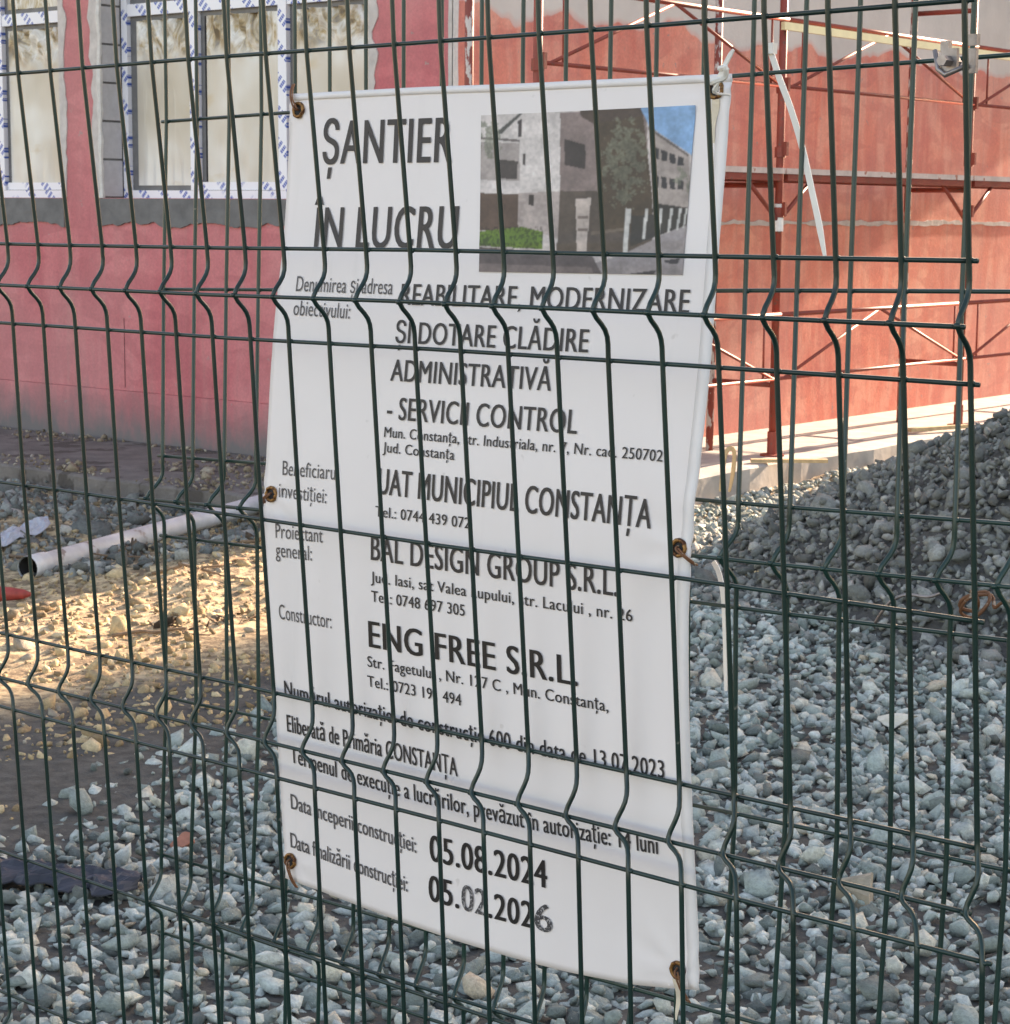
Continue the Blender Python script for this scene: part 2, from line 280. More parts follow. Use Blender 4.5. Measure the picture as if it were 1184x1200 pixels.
def film_mat():
    m,nt,ns,ls,b=newmat('milky plastic film'); p=pos(nt)
    g=N(nt,'ShaderNodeNewGeometry'); sx=N(nt,'ShaderNodeSeparateXYZ'); ls.new(g.outputs['Position'],sx.inputs[0])
    c=ramp(nt,noise(nt,p,1.1,3),[(.3,(.44,.40,.33)),(.5,(.56,.53,.47)),(.66,(.72,.75,.74))])
    c=mix(nt,ramp(nt,noise(nt,pos(nt,(3,3,6)),1,3),[(.62,(0,0,0)),(.74,(.5,.5,.5))]),c,(.50,.37,.20))
    cr=ramp(nt,noise(nt,pos(nt,(5,5,3.2)),1,4,.65,2.2),[(.36,(.16,.12,.07)),(.44,(.42,.32,.17)),(.52,(.60,.57,.50)),(.62,(.80,.80,.76)),(.70,(.40,.34,.24))])
    e=mth(nt,'ADD',sx.outputs['Z'],mth(nt,'MULTIPLY',noise(nt,p,3,2),.3))
    c=mix(nt,ramp(nt,mth(nt,'SUBTRACT',e,2.2),[(.46,(0,0,0)),(.56,(.85,.85,.85))]),c,cr)
    st=noise(nt,pos(nt,(14,14,1.2)),1,3,.6); c=mix(nt,ramp(nt,st,[(.6,(0,0,0)),(.72,(.4,.4,.4))]),c,(.72,.71,.66))
    ls.new(c,b.inputs['Base Color']); b.inputs['Roughness'].default_value=.28; b.inputs['Specular IOR Level'].default_value=.6
    bump(nt,b,noise(nt,pos(nt,(9,9,2)),1,3,.6,.8),.35,.02); return m
M['film']=film_mat()
M['void']=simple('dark room behind',(.03,.03,.03),.9)
M['scaf']=speckled('red oxide scaffold tube',(.27,.045,.028),(.16,.07,.05),.62,35,.55)
M['scaf_w']=speckled('paint splashed scaffold tube',(.25,.05,.035),(.55,.50,.47),.5,30,.6,.35)
M['deck']=speckled('dusty scaffold deck',(.46,.39,.37),(.30,.12,.09),.6,12,.8)
M['board']=simple('sunlit toned board',(.72,.66,.40),.6,0,.12,8)  # sun on the board's edge is put into this pale yellow
M['sleeve']=simple('white sleeve',(.75,.74,.72),.5)
M['pvc']=speckled('white plastic drain pipe',(.68,.73,.74),(.36,.33,.30),.6,9,.4)
M['red']=simple('red plastic',(.34,.045,.035),.6,0,.4,30)
M['rubber']=simple('dark blue grey rubber sheet',(.020,.025,.038),.55,0,.3,12,.4)
M['white']=simple('crumpled white plastic',(.42,.46,.52),.4,0,.1,20,.6,bd=.01)
M['brick']=simple('broken brick',(.36,.14,.09),.9,0,.2,40,.4)
M['tan']=simple('tan stone',(.30,.26,.20),.85,0,.3,30,.7,bd=.006)
M['palestone']=simple('cream stone',(.58,.55,.47),.85,0,.2,30,.7,bd=.006)
M['wood']=simple('raw timber',(.50,.36,.20),.8,0,.25,25,.3)
M['strap']=simple('tan strap',(.48,.34,.19),.8,0,.15,60)
M['twig']=simple('dry root',(.20,.13,.08),.9,0,.3,40)
M['post']=simple('green fence post',(.012,.03,.022),.5)
def stone_mat(name,stops,bs=.5):
    m,nt,ns,ls,b=newmat(name); a=N(nt,'ShaderNodeAttribute',attribute_name='tone'); p=pos(nt)
    c=ramp(nt,a.outputs['Fac'],stops); f=noise(nt,p,70,5,.7)
    c=mix(nt,.55,c,ramp(nt,f,[(.25,(.3,.3,.3)),(.5,(1,1,1)),(.72,(1.6,1.6,1.58))]),'MULTIPLY')
    d=noise(nt,p,1.1,3); c=mix(nt,ramp(nt,d,[(.4,(0,0,0)),(.7,(.35,.35,.35))]),c,(.22,.20,.17))
    v=noise(nt,p,160,2,.5); c=mix(nt,ramp(nt,v,[(.7,(0,0,0)),(.75,(.4,.4,.4))]),c,(.5,.5,.49))
    ls.new(c,b.inputs['Base Color']); b.inputs['Roughness'].default_value=.82; bump(nt,b,mth(nt,'ADD',f,mth(nt,'MULTIPLY',noise(nt,p,45,4,.7),1.2)),.8,.008); return m
M['gravel']=stone_mat('blue grey crushed stone',[(0,(.07,.085,.08)),(.25,(.185,.235,.215)),(.5,(.345,.415,.385)),(.72,(.54,.60,.56)),(.88,(.57,.56,.46)),(1,(.46,.37,.26))])
M['pile']=stone_mat('dusty grey crushed stone',[(0,(.055,.06,.055)),(.4,(.155,.17,.155)),(.75,(.28,.295,.27)),(.95,(.46,.45,.40)),(1,(.36,.29,.22))])
M['rubble']=stone_mat('rubble and clods',[(0,(.10,.075,.05)),(.4,(.25,.19,.12)),(.7,(.36,.30,.22)),(.9,(.50,.46,.39)),(1,(.16,.08,.05))])
M['clod']=stone_mat('yellow brown clods',[(0,(.20,.13,.06)),(.4,(.42,.30,.155)),(.8,(.58,.43,.235)),(1,(.66,.52,.32))])
M['litter']=stone_mat('dark leaf litter',[(0,(.035,.025,.018)),(.5,(.09,.055,.03)),(1,(.20,.13,.075))])
def ground_mat():
    m,nt,ns,ls,b=newmat('bare ground'); p=pos(nt); g=N(nt,'ShaderNodeNewGeometry'); sx=N(nt,'ShaderNodeSeparateXYZ'); ls.new(g.outputs['Position'],sx.inputs[0])
    c=ramp(nt,noise(nt,p,2.2,6,.7),[(.3,(.40,.29,.17)),(.5,(.62,.47,.28)),(.7,(.72,.58,.38))])
    c=mix(nt,ramp(nt,noise(nt,p,14,5,.7),[(.42,(0,0,0)),(.56,(.85,.85,.85))]),c,(.15,.105,.065))
    k=mth(nt,'ADD',sx.outputs['X'],mth(nt,'MULTIPLY',mth(nt,'SUBTRACT',noise(nt,p,1.1,4),.5),.9))
    kk=ramp(nt,mth(nt,'ADD',k,5.55),[(.12,(0,0,0)),(.42,(1,1,1))])
    c=mix(nt,kk,c,ramp(nt,noise(nt,p,22,4),[(.3,(.040,.040,.036)),(.7,(.10,.098,.088))]))
    ls.new(c,b.inputs['Base Color']); b.inputs['Roughness'].default_value=.95; bump(nt,b,mth(nt,'ADD',noise(nt,p,30,6,.75),noise(nt,p,7,4)),.6,.02); return m
M['ground']=ground_mat()

# ------------------------------------------------------------------ ground
PC=(-3.1,9.0)
def height(x,y):
    x=np.asarray(x,float);y=np.asarray(y,float)
    d=np.hypot(x-PC[0],y-PC[1])/2.4*(1+.10*fbm(x*1.2,y*1.2,3,2))
    pile=1.31*np.clip(1-d,0,1)+.05*np.clip((1-d)*4,0,1)*fbm(x*2.2,y*2.2,31,3)
    dirt=np.clip((-4.9-x)/1.2,0,1)
    b=.03*fbm(x*.9,y*.9,11,3)+dirt*(.055*fbm(x*2.1,y*2.1,5,4)+.020*fbm(x*7,y*7,8,3)+.010*np.abs(fbm(x*13,y*13,18,2)))
    b=b-np.clip((.9-np.hypot(x+6.4,(y-4.2)))/.9,0,1)*0
    b=b+.10*np.exp(-(((x+6.5)/.55)**2+((y-6.6)/.7)**2))+.06*np.exp(-(((x+8.6)/1.)**2+((y-6.3)/.5)**2))
    return np.where((x<-17)|(x>5)|(y<-3)|(y>19),0,b+pile)
xs=np.concatenate([[-400,-150,-60,-30,-18],np.arange(-12,-4.5,.04),np.arange(-4.5,1.5,.08),[2,4,8,20,60,150,400]])
ys=np.concatenate([[-400,-120,-40,-12,-4,0],np.arange(1.2,8.8,.04),np.arange(8.8,13,.08),[14,16,18,22,40,100,400]])
X,Y=np.meshgrid(xs,ys); Z=height(X,Y); nx=len(xs); ny=len(ys)
me=bpy.data.meshes.new('ground')
me.vertices.add(nx*ny); me.vertices.foreach_set('co',np.stack([X,Y,Z],-1).reshape(-1).astype(np.float32))
ii,jj=np.meshgrid(np.arange(nx-1),np.arange(ny-1)); a=(jj*nx+ii).ravel(); q=np.stack([a,a+1,a+nx+1,a+nx],1)
me.loops.add(q.size); me.loops.foreach_set('vertex_index',q.ravel().astype(np.int32)); me.polygons.add(len(q)); me.polygons.foreach_set('loop_start',np.arange(0,q.size,4,dtype=np.int32))
me.polygons.foreach_set('use_smooth',np.ones(len(q),bool)); me.update(calc_edges=True)
link('ground',me,M['ground'],kind='structure')

# crushed stone: real angular stones, merged
def stone_shapes(n,sub,seed):
    r=np.random.default_rng(seed); out=[]
    for k in range(n):
        bm=bmesh.new(); bmesh.ops.create_icosphere(bm,subdivisions=sub,radius=1)
        v=np.array([x.co[:] for x in bm.verts]); f=np.array([[x.index for x in fc.verts] for fc in bm.faces]); bm.free()
        for _ in range(8):
            d=r.normal(size=3); d/=np.linalg.norm(d); c=r.uniform(.34,.62); s=v@d-c; v=v-np.clip(s,0,None)[:,None]*d
        v/=np.percentile(np.linalg.norm(v,axis=1),90); v+=r.normal(size=v.shape)*.02; v*=np.array([1.25,r.uniform(.75,1.05),r.uniform(.5,.8)]); out.append((v,f))
    return out
def scatter(name,mat,P,S,tone,shapes,seed,flat=.5,parent=None):
    r=np.random.default_rng(seed); n=len(P); which=r.integers(0,len(shapes),n)
    VV=[];FF=[];TT=[];off=0
    for k,(v,f) in enumerate(shapes):
        idx=np.where(which==k)[0]
        if len(idx)==0: continue
        m=len(idx); yaw=r.uniform(0,2*math.pi,m); tx=r.normal(0,flat,m); ty=r.normal(0,flat,m)
        cz,sz=np.cos(yaw),np.sin(yaw); cx_,sx_=np.cos(tx),np.sin(tx); cy_,sy_=np.cos(ty),np.sin(ty)
        R=np.zeros((m,3,3)); Rz=np.zeros((m,3,3)); Rx=np.zeros((m,3,3)); Ry=np.zeros((m,3,3))
        Rz[:,0,0]=cz;Rz[:,0,1]=-sz;Rz[:,1,0]=sz;Rz[:,1,1]=cz;Rz[:,2,2]=1
        Rx[:,0,0]=1;Rx[:,1,1]=cx_;Rx[:,1,2]=-sx_;Rx[:,2,1]=sx_;Rx[:,2,2]=cx_
        Ry[:,1,1]=1;Ry[:,0,0]=cy_;Ry[:,0,2]=sy_;Ry[:,2,0]=-sy_;Ry[:,2,2]=cy_
        R=Rx@Ry@Rz
        vv=np.einsum('nij,kj->nki',R,v)*S[idx][:,None,None]+P[idx][:,None,:]
        VV.append(vv.reshape(-1,3)); nv=len(v)
        FF.append((f[None]+(off+np.arange(m)*nv)[:,None,None]).reshape(-1,3)); off+=m*nv
        TT.append(np.repeat(tone[idx],nv))
    VV=np.concatenate(VV);FF=np.concatenate(FF);TT=np.concatenate(TT)
    me=bpy.data.meshes.new(name); me.vertices.add(len(VV)); me.vertices.foreach_set('co',VV.astype(np.float32).ravel())
    me.loops.add(FF.size); me.loops.foreach_set('vertex_index',FF.astype(np.int32).ravel()); me.polygons.add(len(FF)); me.polygons.foreach_set('loop_start',np.arange(0,FF.size,3,dtype=np.int32))
    me.update(calc_edges=True); at=me.attributes.new('tone','FLOAT','POINT'); at.data.foreach_set('value',TT.astype(np.float32))
    print(name,len(P),'stones',len(FF),'tris')
    return me
A1=stone_shapes(14,2,1); A2=stone_shapes(14,1,2); A2b=stone_shapes(24,1,9)
def wedge(x,y,m=.7):
    # the part of the yard that can be seen through the fence, with a margin for a step aside
    d=-(x*CAM_BACK[0]+y*CAM_BACK[1]); s=(x*CAM_RIGHT[0]+y*CAM_RIGHT[1])
    return (np.abs(s)<d*.252+m)&(d>2.6)
def jitter(x0,x1,y0,y1,step,seed):
    r=np.random.default_rng(seed); X,Y=np.meshgrid(np.arange(x0,x1,step),np.arange(y0,y1,step)); X=X.ravel();Y=Y.ravel()
    return X+r.uniform(-.5,.5,X.size)*step*1.1,Y+r.uniform(-.5,.5,X.size)*step*1.1,r
def grav_edge(x,y): return x>(-5.25+.45*fbm(x*.9,y*.9,21,3)-.0*(y))
def make_gravel():
    Ps=[];Ss=[];Ts=[];near=[]
    for layer,(st,sz,lift,keep) in enumerate(((.040,.0235,-.004,1.),(.047,.019,.013,.9),(.12,.034,.012,.55),(.30,.038,.010,.5),(.037,.018,-.012,1.))):
        x,y,r=jitter(-8.2,.5,2.2,13,st*(1. if layer==2 else 1.),40+layer)
        m=wedge(x,y,.7 if layer<4 else .35)&((layer<4)|(np.hypot(x,y)<6.2))&((r.uniform(size=x.size)<np.clip((x-(-4.85+.7*fbm(x*.9,y*.9,21,3)))/1.1+np.clip((y-4.9)/.8,0,1)*(x>-5.0+.3*fbm(x,y,23,2)),0,1)**1.3)|((y>7.0)&(x>-6.3)))&(r.uniform(size=x.size)<keep); x=x[m];y=y[m]
        pd=np.hypot(x-PC[0],y-PC[1]); m=~((x<-6.35)&(y>7.2)); m&=pd>2.35; 
        x=x[m];y=y[m]; n=len(x)
        s=sz*np.exp(r.normal(0,.36,n)); big=np.clip((y-2)/10,0,1)
        Ps.append(np.stack([x,y,height(x,y)+lift+r.normal(0,.006,n)],1)); Ss.append(np.minimum(s,.055)); Ts.append(np.clip(r.beta(1.7,1.9,n),0,1))
    P=np.concatenate(Ps);S=np.concatenate(Ss);T=np.concatenate(Ts); d=np.hypot(P[:,0],P[:,1]); m=d<5.4
    link('gravel',scatter('gravel',None,P[m],S[m],T[m],A2b,5),M['gravel'],label='blue grey crushed stone spread over the yard behind the fence',cat='gravel',kind='stuff')
    link('gravel',scatter('gravel',None,P[~m],S[~m],T[~m],A2,6),M['gravel'],label='farther crushed stone running up to the concrete apron',cat='gravel',kind='stuff')
    Ps=[];Ss=[];Ts=[]
    for layer,(st,sz,lift) in enumerate(((.040,.022,.0),(.05,.022,.014),(.24,.04,.016))):
        x,y,r=jitter(-6.2,-.8,6.2,12,st,50+layer); pd=np.hypot(x-PC[0],y-PC[1]); m=(pd<2.55)&wedge(x,y); x=x[m];y=y[m];n=len(x)
        s=sz*np.exp(r.normal(0,.38,n)); Ps.append(np.stack([x,y,height(x,y)+lift+r.normal(0,.012,n)],1)); Ss.append(s); Ts.append(np.clip(r.beta(2,2.4,n),0,1))
    P=np.concatenate(Ps)
    link('gravel_heap',scatter('gravel_heap',None,P,np.concatenate(Ss),np.concatenate(Ts),A2,7,.8),M['pile'],label='tall heap of dusty dark grey crushed stone at the right',cat='gravel heap',kind='stuff')
make_gravel()
def make_rubble():
    x,y,r=jitter(-9.5,-4.3,2.2,7.4,.043,80); m=wedge(x,y,.9)&(fbm(x*2,y*2,14,3)>-.12)&(x<-4.4+.4*fbm(x,y,15,2)); x=x[m];y=y[m];n=len(x)
    link('soil_clods',scatter('soil_clods',None,np.stack([x,y,height(x,y)+r.normal(0,.003,n)],1),.012*np.exp(r.normal(0,.55,n)),r.uniform(0,1,n),A2,18,.8),M['clod'],label='crumbly yellow brown soil clods on the sunlit ground',cat='soil clods',kind='stuff')
    Ps=[];Ss=[];Ts=[]
    for layer,(st,sz,k) in enumerate(((.07,.012,.8),(.16,.026,.5))):
        x,y,r=jitter(-11.5,-4.6,2.2,7.6,st,60+layer); m=wedge(x,y,.9)&(~grav_edge(x-.25,y))&(r.uniform(size=x.size)<k*np.where((y>5.6+.3*(x+7))&(x<-6.6),1.,.42)); x=x[m];y=y[m];n=len(x)
        Ps.append(np.stack([x,y,height(x,y)+r.normal(0,.004,n)],1)); Ss.append(sz*np.exp(r.normal(0,.45,n))); Ts.append(np.clip(r.beta(2,2,n),0,1))
    P=np.concatenate(Ps)
    link('rubble',scatter('rubble',None,P,np.concatenate(Ss),np.concatenate(Ts),A2,8,.6),M['rubble'],label='loose clods and small stones on the sandy ground',cat='rubble',kind='stuff')
    x,y,r=jitter(-12,-7.5,7.38,8.6,.05,74); m=(fbm(x*1.7,y*2.5,33,3)+.5*(np.abs(y-8.0)/.6)**2*.6>.12); x=x[m];y=y[m];n=len(x)
    link('rubble',scatter('rubble',None,np.stack([x,y,np.full(n,.125)],1),.010*np.exp(r.normal(0,.6,n)),np.clip(r.beta(2,2.4,n),0,1),A2,19,.6),M['rubble'],label='crumbs of mortar and grit strewn over the apron under the windows',cat='rubble',kind='stuff')
    Ps=[];Ss=[];Ts=[]
    x,y,r=jitter(-11.5,-6.75,4.8,7.5,.055,70); n0=fbm(x*1.3,y*1.3,77,3)
    m=wedge(x,y,.9)&(n0>-.28)&(y>5.55+.28*(-x-7)*0+.2*fbm(x*2,y*2,9,2)); x=x[m];y=y[m];n=len(x)
    Ps=np.stack([x,y,height(x,y)+.01+r.normal(0,.008,n)],1)
    link('rubble',scatter('rubble',None,Ps,.022*np.exp(r.normal(0,.5,n)),np.clip(r.beta(2,2.4,n),0,1),A2,9,.7),M['pile'],label='dark broken rubble strewn along the foot of the apron',cat='rubble',kind='stuff')
    x,y,r=jitter(-7.3,-4.9,4.4,7.2,.05,71); n0=fbm(x*1.6,y*1.6,91,3); m=wedge(x,y,.9)&(n0>.06)&((x+6.1)**2+(y-6.2)**2<1.3); x=x[m];y=y[m];n=len(x)
    sh=[(v*np.array([1.5,.6,.10]),f) for v,f in A2]
    link('leaf_litter',scatter('leaf_litter',None,np.stack([x,y,height(x,y)+.012],1),.026*np.exp(r.normal(0,.4,n)),r.uniform(size=n),sh,10,.7),M['litter'],label='dry leaves and bark scraps lying on the sunlit soil',cat='leaf litter',kind='stuff')
make_rubble()

# ------------------------------------------------------------------ concrete aprons
def ragged_box(name,x0,x1,y0,y1,z0,z1,edge,mat,amp=.03,step=.12,seed=3):
    # slab whose outer edge (side 'x1' or 'y0') is broken and uneven
    mb=MB(); 
    if edge=='y0':
        t=np.arange(x0,x1+step/2,step); e=y0+amp*fbm(t*3,t*0,seed,4)*2; L=[(a,b) for a,b in zip(t,e)]; back=[(a,y1) for a in t]
    else:
        t=np.arange(y0,y1+step/2,step); e=x1+amp*fbm(t*3,t*0,seed,4)*2; L=[(b,a) for a,b in zip(t,e)]; back=[(x0,a) for a in t]
    n=len(L); z=z1+.012*fbm(t*2.1,t*0+3,seed,3)
    vs=[(p[0],p[1],z0) for p in L]+[(p[0],p[1],zz-.012) for p,zz in zip(L,z)]+[(p[0]+(.0 if edge=='y0' else -.02),p[1]+(.02 if edge=='y0' else 0),zz) for p,zz in zip(L,z)]+[(p[0],p[1],z1) for p in back]
    fs=[]
    for i in range(n-1):
        for k in range(3): fs.append((k*n+i,k*n+i+1,(k+1)*n+i+1,(k+1)*n+i))
    if edge=='y0': pass
    else: fs=[f[::-1] for f in fs]
    return mesh(name,vs,fs)
link('concrete_apron',ragged_box('apron',-18,-7.46,7.36,8.65,-.1,.12,'y0',M['concrete_dirty'],.035,.1,3),M['concrete_dirty'],kind='structure')
link('concrete_apron',ragged_box('apron',-7.458,-6.35,7.33,24,-.1,.15,'x1',M['concrete'],.02,.12,5),M['concrete'],kind='structure')

# ------------------------------------------------------------------ main building
bld=empty('building','unfinished single storey building with pink and bounce tinted red primed walls and film covered windows','building',(-7.45,8.65,0))
YW=8.65; XC=-7.45; YE=23.8
OPEN=[(-16.2,-13.6),(-13.1,-10.79),(-10.40,-8.09)]; Z0=1.655; Z1=3.35
mb=MB(); xs_=[-18.]+[v for o in OPEN for v in o]+[XC-.001]
mb.box(-18,XC-.001,YW,YW+.3,.44,Z0); mb.box(-18,XC-.001,YW,YW+.3,Z1,5)
mb.box(-18,XC-.001,YW-.012,YW+.29,-.1,.438)
for a,b in zip(xs_[0::2],xs_[1::2]): mb.box(a,b,YW,YW+.3,Z0,Z1)
child('wall',mb.me('wall_left'),M['wall_pink'],bld,'pink primed window wall')
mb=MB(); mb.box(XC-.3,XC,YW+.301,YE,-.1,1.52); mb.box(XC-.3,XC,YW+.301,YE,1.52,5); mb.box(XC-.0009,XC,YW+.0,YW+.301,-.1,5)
child('wall',mb.me('wall_right'),M['wall_red'],bld,'primed wall with warm bounce in its red colour behind the scaffolding')
mb=MB(); mb.box(-18,XC-.31,YE-.3,YE,0,5); mb.box(-18,-17.7,YW+.3,YE-.3,0,5); child('wall',mb.me('wall_back'),M['plaster'],bld)
mb=MB(); mb.box(-18.8,-6.68,YW-.8,YE+.2,5,5.25); child('roof',mb.me('roof'),M['roof'],bld)  # unseen roof; overhang and far end shaped to cast shade beside the wall
mb=MB(); mb.box(-17.6,XC-.35,YW+1.2,YW+1.25,.3,4.9); child('inner_wall',mb.me('inner'),M['void'],bld)
# ragged strips of render
def ragged_strip(a0,a1,f_lo,f_hi,plane,off,axis,step=.03,seed=0,amp_lo=.02,amp_hi=0.,vertical=False):
    t=np.arange(a0,a1+1e-6,step); lo=f_lo+amp_lo*2*fbm(t*9,t*0,seed,4); hi=f_hi+amp_hi*2*fbm(t*9,t*0+5,seed+1,4); n=len(t); vs=[]
    for w in (0,1):
        for arr in (lo,hi):
            for ti,v in zip(t,arr):
                along,up=(v,ti) if vertical else (ti,v)
                if axis=='y': vs.append((along,plane-(off if w else -.002),up))
                else: vs.append((plane+(off if w else -.002),along,up))
    fs=[]
    L0,H0,L1,H1=0,n,2*n,3*n
    for i in range(n-1): fs+=[(L1+i,L1+i+1,H1+i+1,H1+i),(L0+i,L0+i+1,L1+i+1,L1+i),(H1+i,H1+i+1,H0+i+1,H0+i)]
    fs+=[(L0,L1,H1,H0),(L0+n-1,H0+n-1,H1+n-1,L1+n-1)]
    return mesh('strip',vs,fs)
for k,(a,b) in enumerate(OPEN):
    child('sill',ragged_strip(a-.03,b+.03,1.49,1.652,YW,.014,'y',seed=10+k,amp_lo=.018,step=.015),M['cement'],bld,'rough grey cement under the window')
    child('plaster_edge',ragged_strip(1.66,3.35,a-.075,a-.003,YW,.007,'y',.04,20+k,.02,0,True),M['plaster'],bld)
    child('plaster_edge',ragged_strip(1.66,3.35,b+.003,b+.065,YW,.007,'y',.04,30+k,0,.02,True),M['plaster'],bld)
child('mortar_seam',ragged_strip(9,23,1.515,1.545,XC,.006,'x',.05,44,.01,.01),M['plaster'],bld)
child('corner_bead',ragged_strip(.2,4.9,XC-.03,XC+.004,YW,.01,'y',.1,46,.004,0,True),M['plaster'],bld)
child('corner_bead',ragged_strip(.2,4.9,YW-.01,YW+.03,XC,.008,'x',.1,47,0,.004,True),M['foam'],bld)
for k,zc in enumerate((.97,)):
    child('wall_crack',ragged_strip(-10.20,-10.185,.46,.9,YW,.004,'y',.02,90,.002,.002),M['cement'],bld)
# aerated blocks lining the window reveals
for k,(a,b) in enumerate(OPEN):
    z=Z0+.005; q=0
    m_=MB(); m_.box(a-.001,a+.006,YW+.003,YW+.298,Z0+.001,Z1-.001); child('mortar',m_.me('mortar'),M['cement'],bld)
    while z<Z1-.06:
        h=.235; z2=min(z+h,Z1-.004); m_=MB(); x1=a+.012+.006*_h(k,q,3)
        m_.box(a-.0,x1,YW+.006+.01*_h(q,k,4),YW+.165,z+.006,z2-.004); child('block',m_.me('block'),M['block'],bld); z=z2+.004; q+=1
    m_=MB(); P=[(a+.006,YW-.004+.008*_h(i,k,9),Z0+i*.06) for i in range(28)]; m_.tube(P,[.012+.01*_h(i,k,8) for i in range(28)],6)
    child('foam_bead',m_.me('foam'),M['foam'],bld)
# windows
def film(x0,x1,z0,z1,y,seed):
    nx_,nz=26,44; vs=[];r=np.random.default_rng(seed)
    for j in range(nz+1):
        for i in range(nx_+1):
            u=i/nx_;v=j/nz; top=max(0,(v-.72)/.28); bot=max(0,(.28-v)/.28)
            d=.05*top*(math.sin(u*17+v*27+seed)+.7*math.sin(u*37-v*41+seed*2)+.3*math.sin(u*71+v*60))+.012*bot*math.sin(u*36+seed)+.010*math.sin(u*5+v*3+seed)
            d*=min(1,u*8,(1-u)*8); vs.append((x0+(x1-x0)*u,y-.008-d*.6-.01,z0+(z1-z0)*v))
    fs=[(j*(nx_+1)+i,j*(nx_+1)+i+1,(j+1)*(nx_+1)+i+1,(j+1)*(nx_+1)+i) for j in range(nz) for i in range(nx_)]
    return mesh('film',vs,fs,True)
for k,(a,b) in enumerate(OPEN):
    y0=YW+.17; w=b-a; m_=MB(); fr=.055
    c1=a+w*.30; c2=a+w*.635; ztr=2.79
    m_.box(a+.02,a+.02+fr,y0,y0+.07,Z0,Z1); m_.box(b-fr,b,y0,y0+.07,Z0,Z1)
    m_.box(a+.02+fr,b-fr,y0,y0+.07,Z0,Z0+.05); m_.box(a+.02+fr,b-fr,y0,y0+.07,Z1-.06,Z1)
    win=child('window',m_.me('window'),M['tape'],bld)
    for c in (c1,c2):
        m_=MB(); m_.box(c-.035,c+.035,y0-.004,y0+.068,Z0+.051,Z1-.061); child('mullion',m_.me('mullion'),M['tape'],win)
    segs=[(a+.02+fr,c1-.035),(c1+.035,c2-.035),(c2+.035,b-fr)]
    for q,(s0,s1) in enumerate(segs):
        m_=MB(); m_.box(s0+.001,s1-.001,y0+.002,y0+.066,ztr,ztr+.075); child('transom',m_.me('transom'),M['tape'],win)
        for (za,zb,uq) in ((Z0+.051,ztr-.001,0),(ztr+.076,Z1-.061,1)):
            m_=MB(); g_=.06 if q==0 else .035
            m_.box(s0+.001,s0+g_,y0+.03,y0+.06,za,zb); m_.box(s1-.03,s1-.001,y0+.03,y0+.06,za,zb); m_.box(s0+g_,s1-.03,y0+.03,y0+.06,zb-.03,zb); m_.box(s0+g_,s1-.03,y0+.03,y0+.06,za,za+.03)
            child('sash',m_.me('sash'),M['gasket'],win)
            if q and not uq:
                m_=MB(); m_.box(s0+g_-.03,s1-.005,y0+.012,y0+.029,za+.002,za+.05); child('protective_tape',m_.me('strip'),M['tape'],win)
            child('plastic_film',film(s0+g_+(.02 if q==1 else 0),s1-.03,za+.03,zb-.03,y0+.045,k*7+q*3+uq),M['film'],win)

# unseen block added outside the frame to keep the foreground in shade
nb=empty('added_shade_block','unseen grey block added beyond the yard to shade the foreground','building',(-4.72,24.5,0))
mb=MB(); mb.box(-4.72,14,24.5,34,0,9.6); child('wall',mb.me('wall'),M['plaster'],nb)
mb=MB(); mb.box(-4.87,14.2,24.3,34.2,9.6,9.85); child('roof',mb.me('roof'),M['roof'],nb)
for fl in range(3):
    for k in range(6):
        x0=-3.6+k*2.9; m_=MB(); m_.box(x0,x0+1.5,24.44,24.499,1+fl*3.1,2.5+fl*3.1); wf=child('window',m_.me('window'),M['sleeve'],nb)
        m_=MB(); m_.box(x0+.08,x0+1.42,24.42,24.438,1.08+fl*3.1,2.42+fl*3.1); child('pane',m_.me('pane'),M['gasket'],wf)

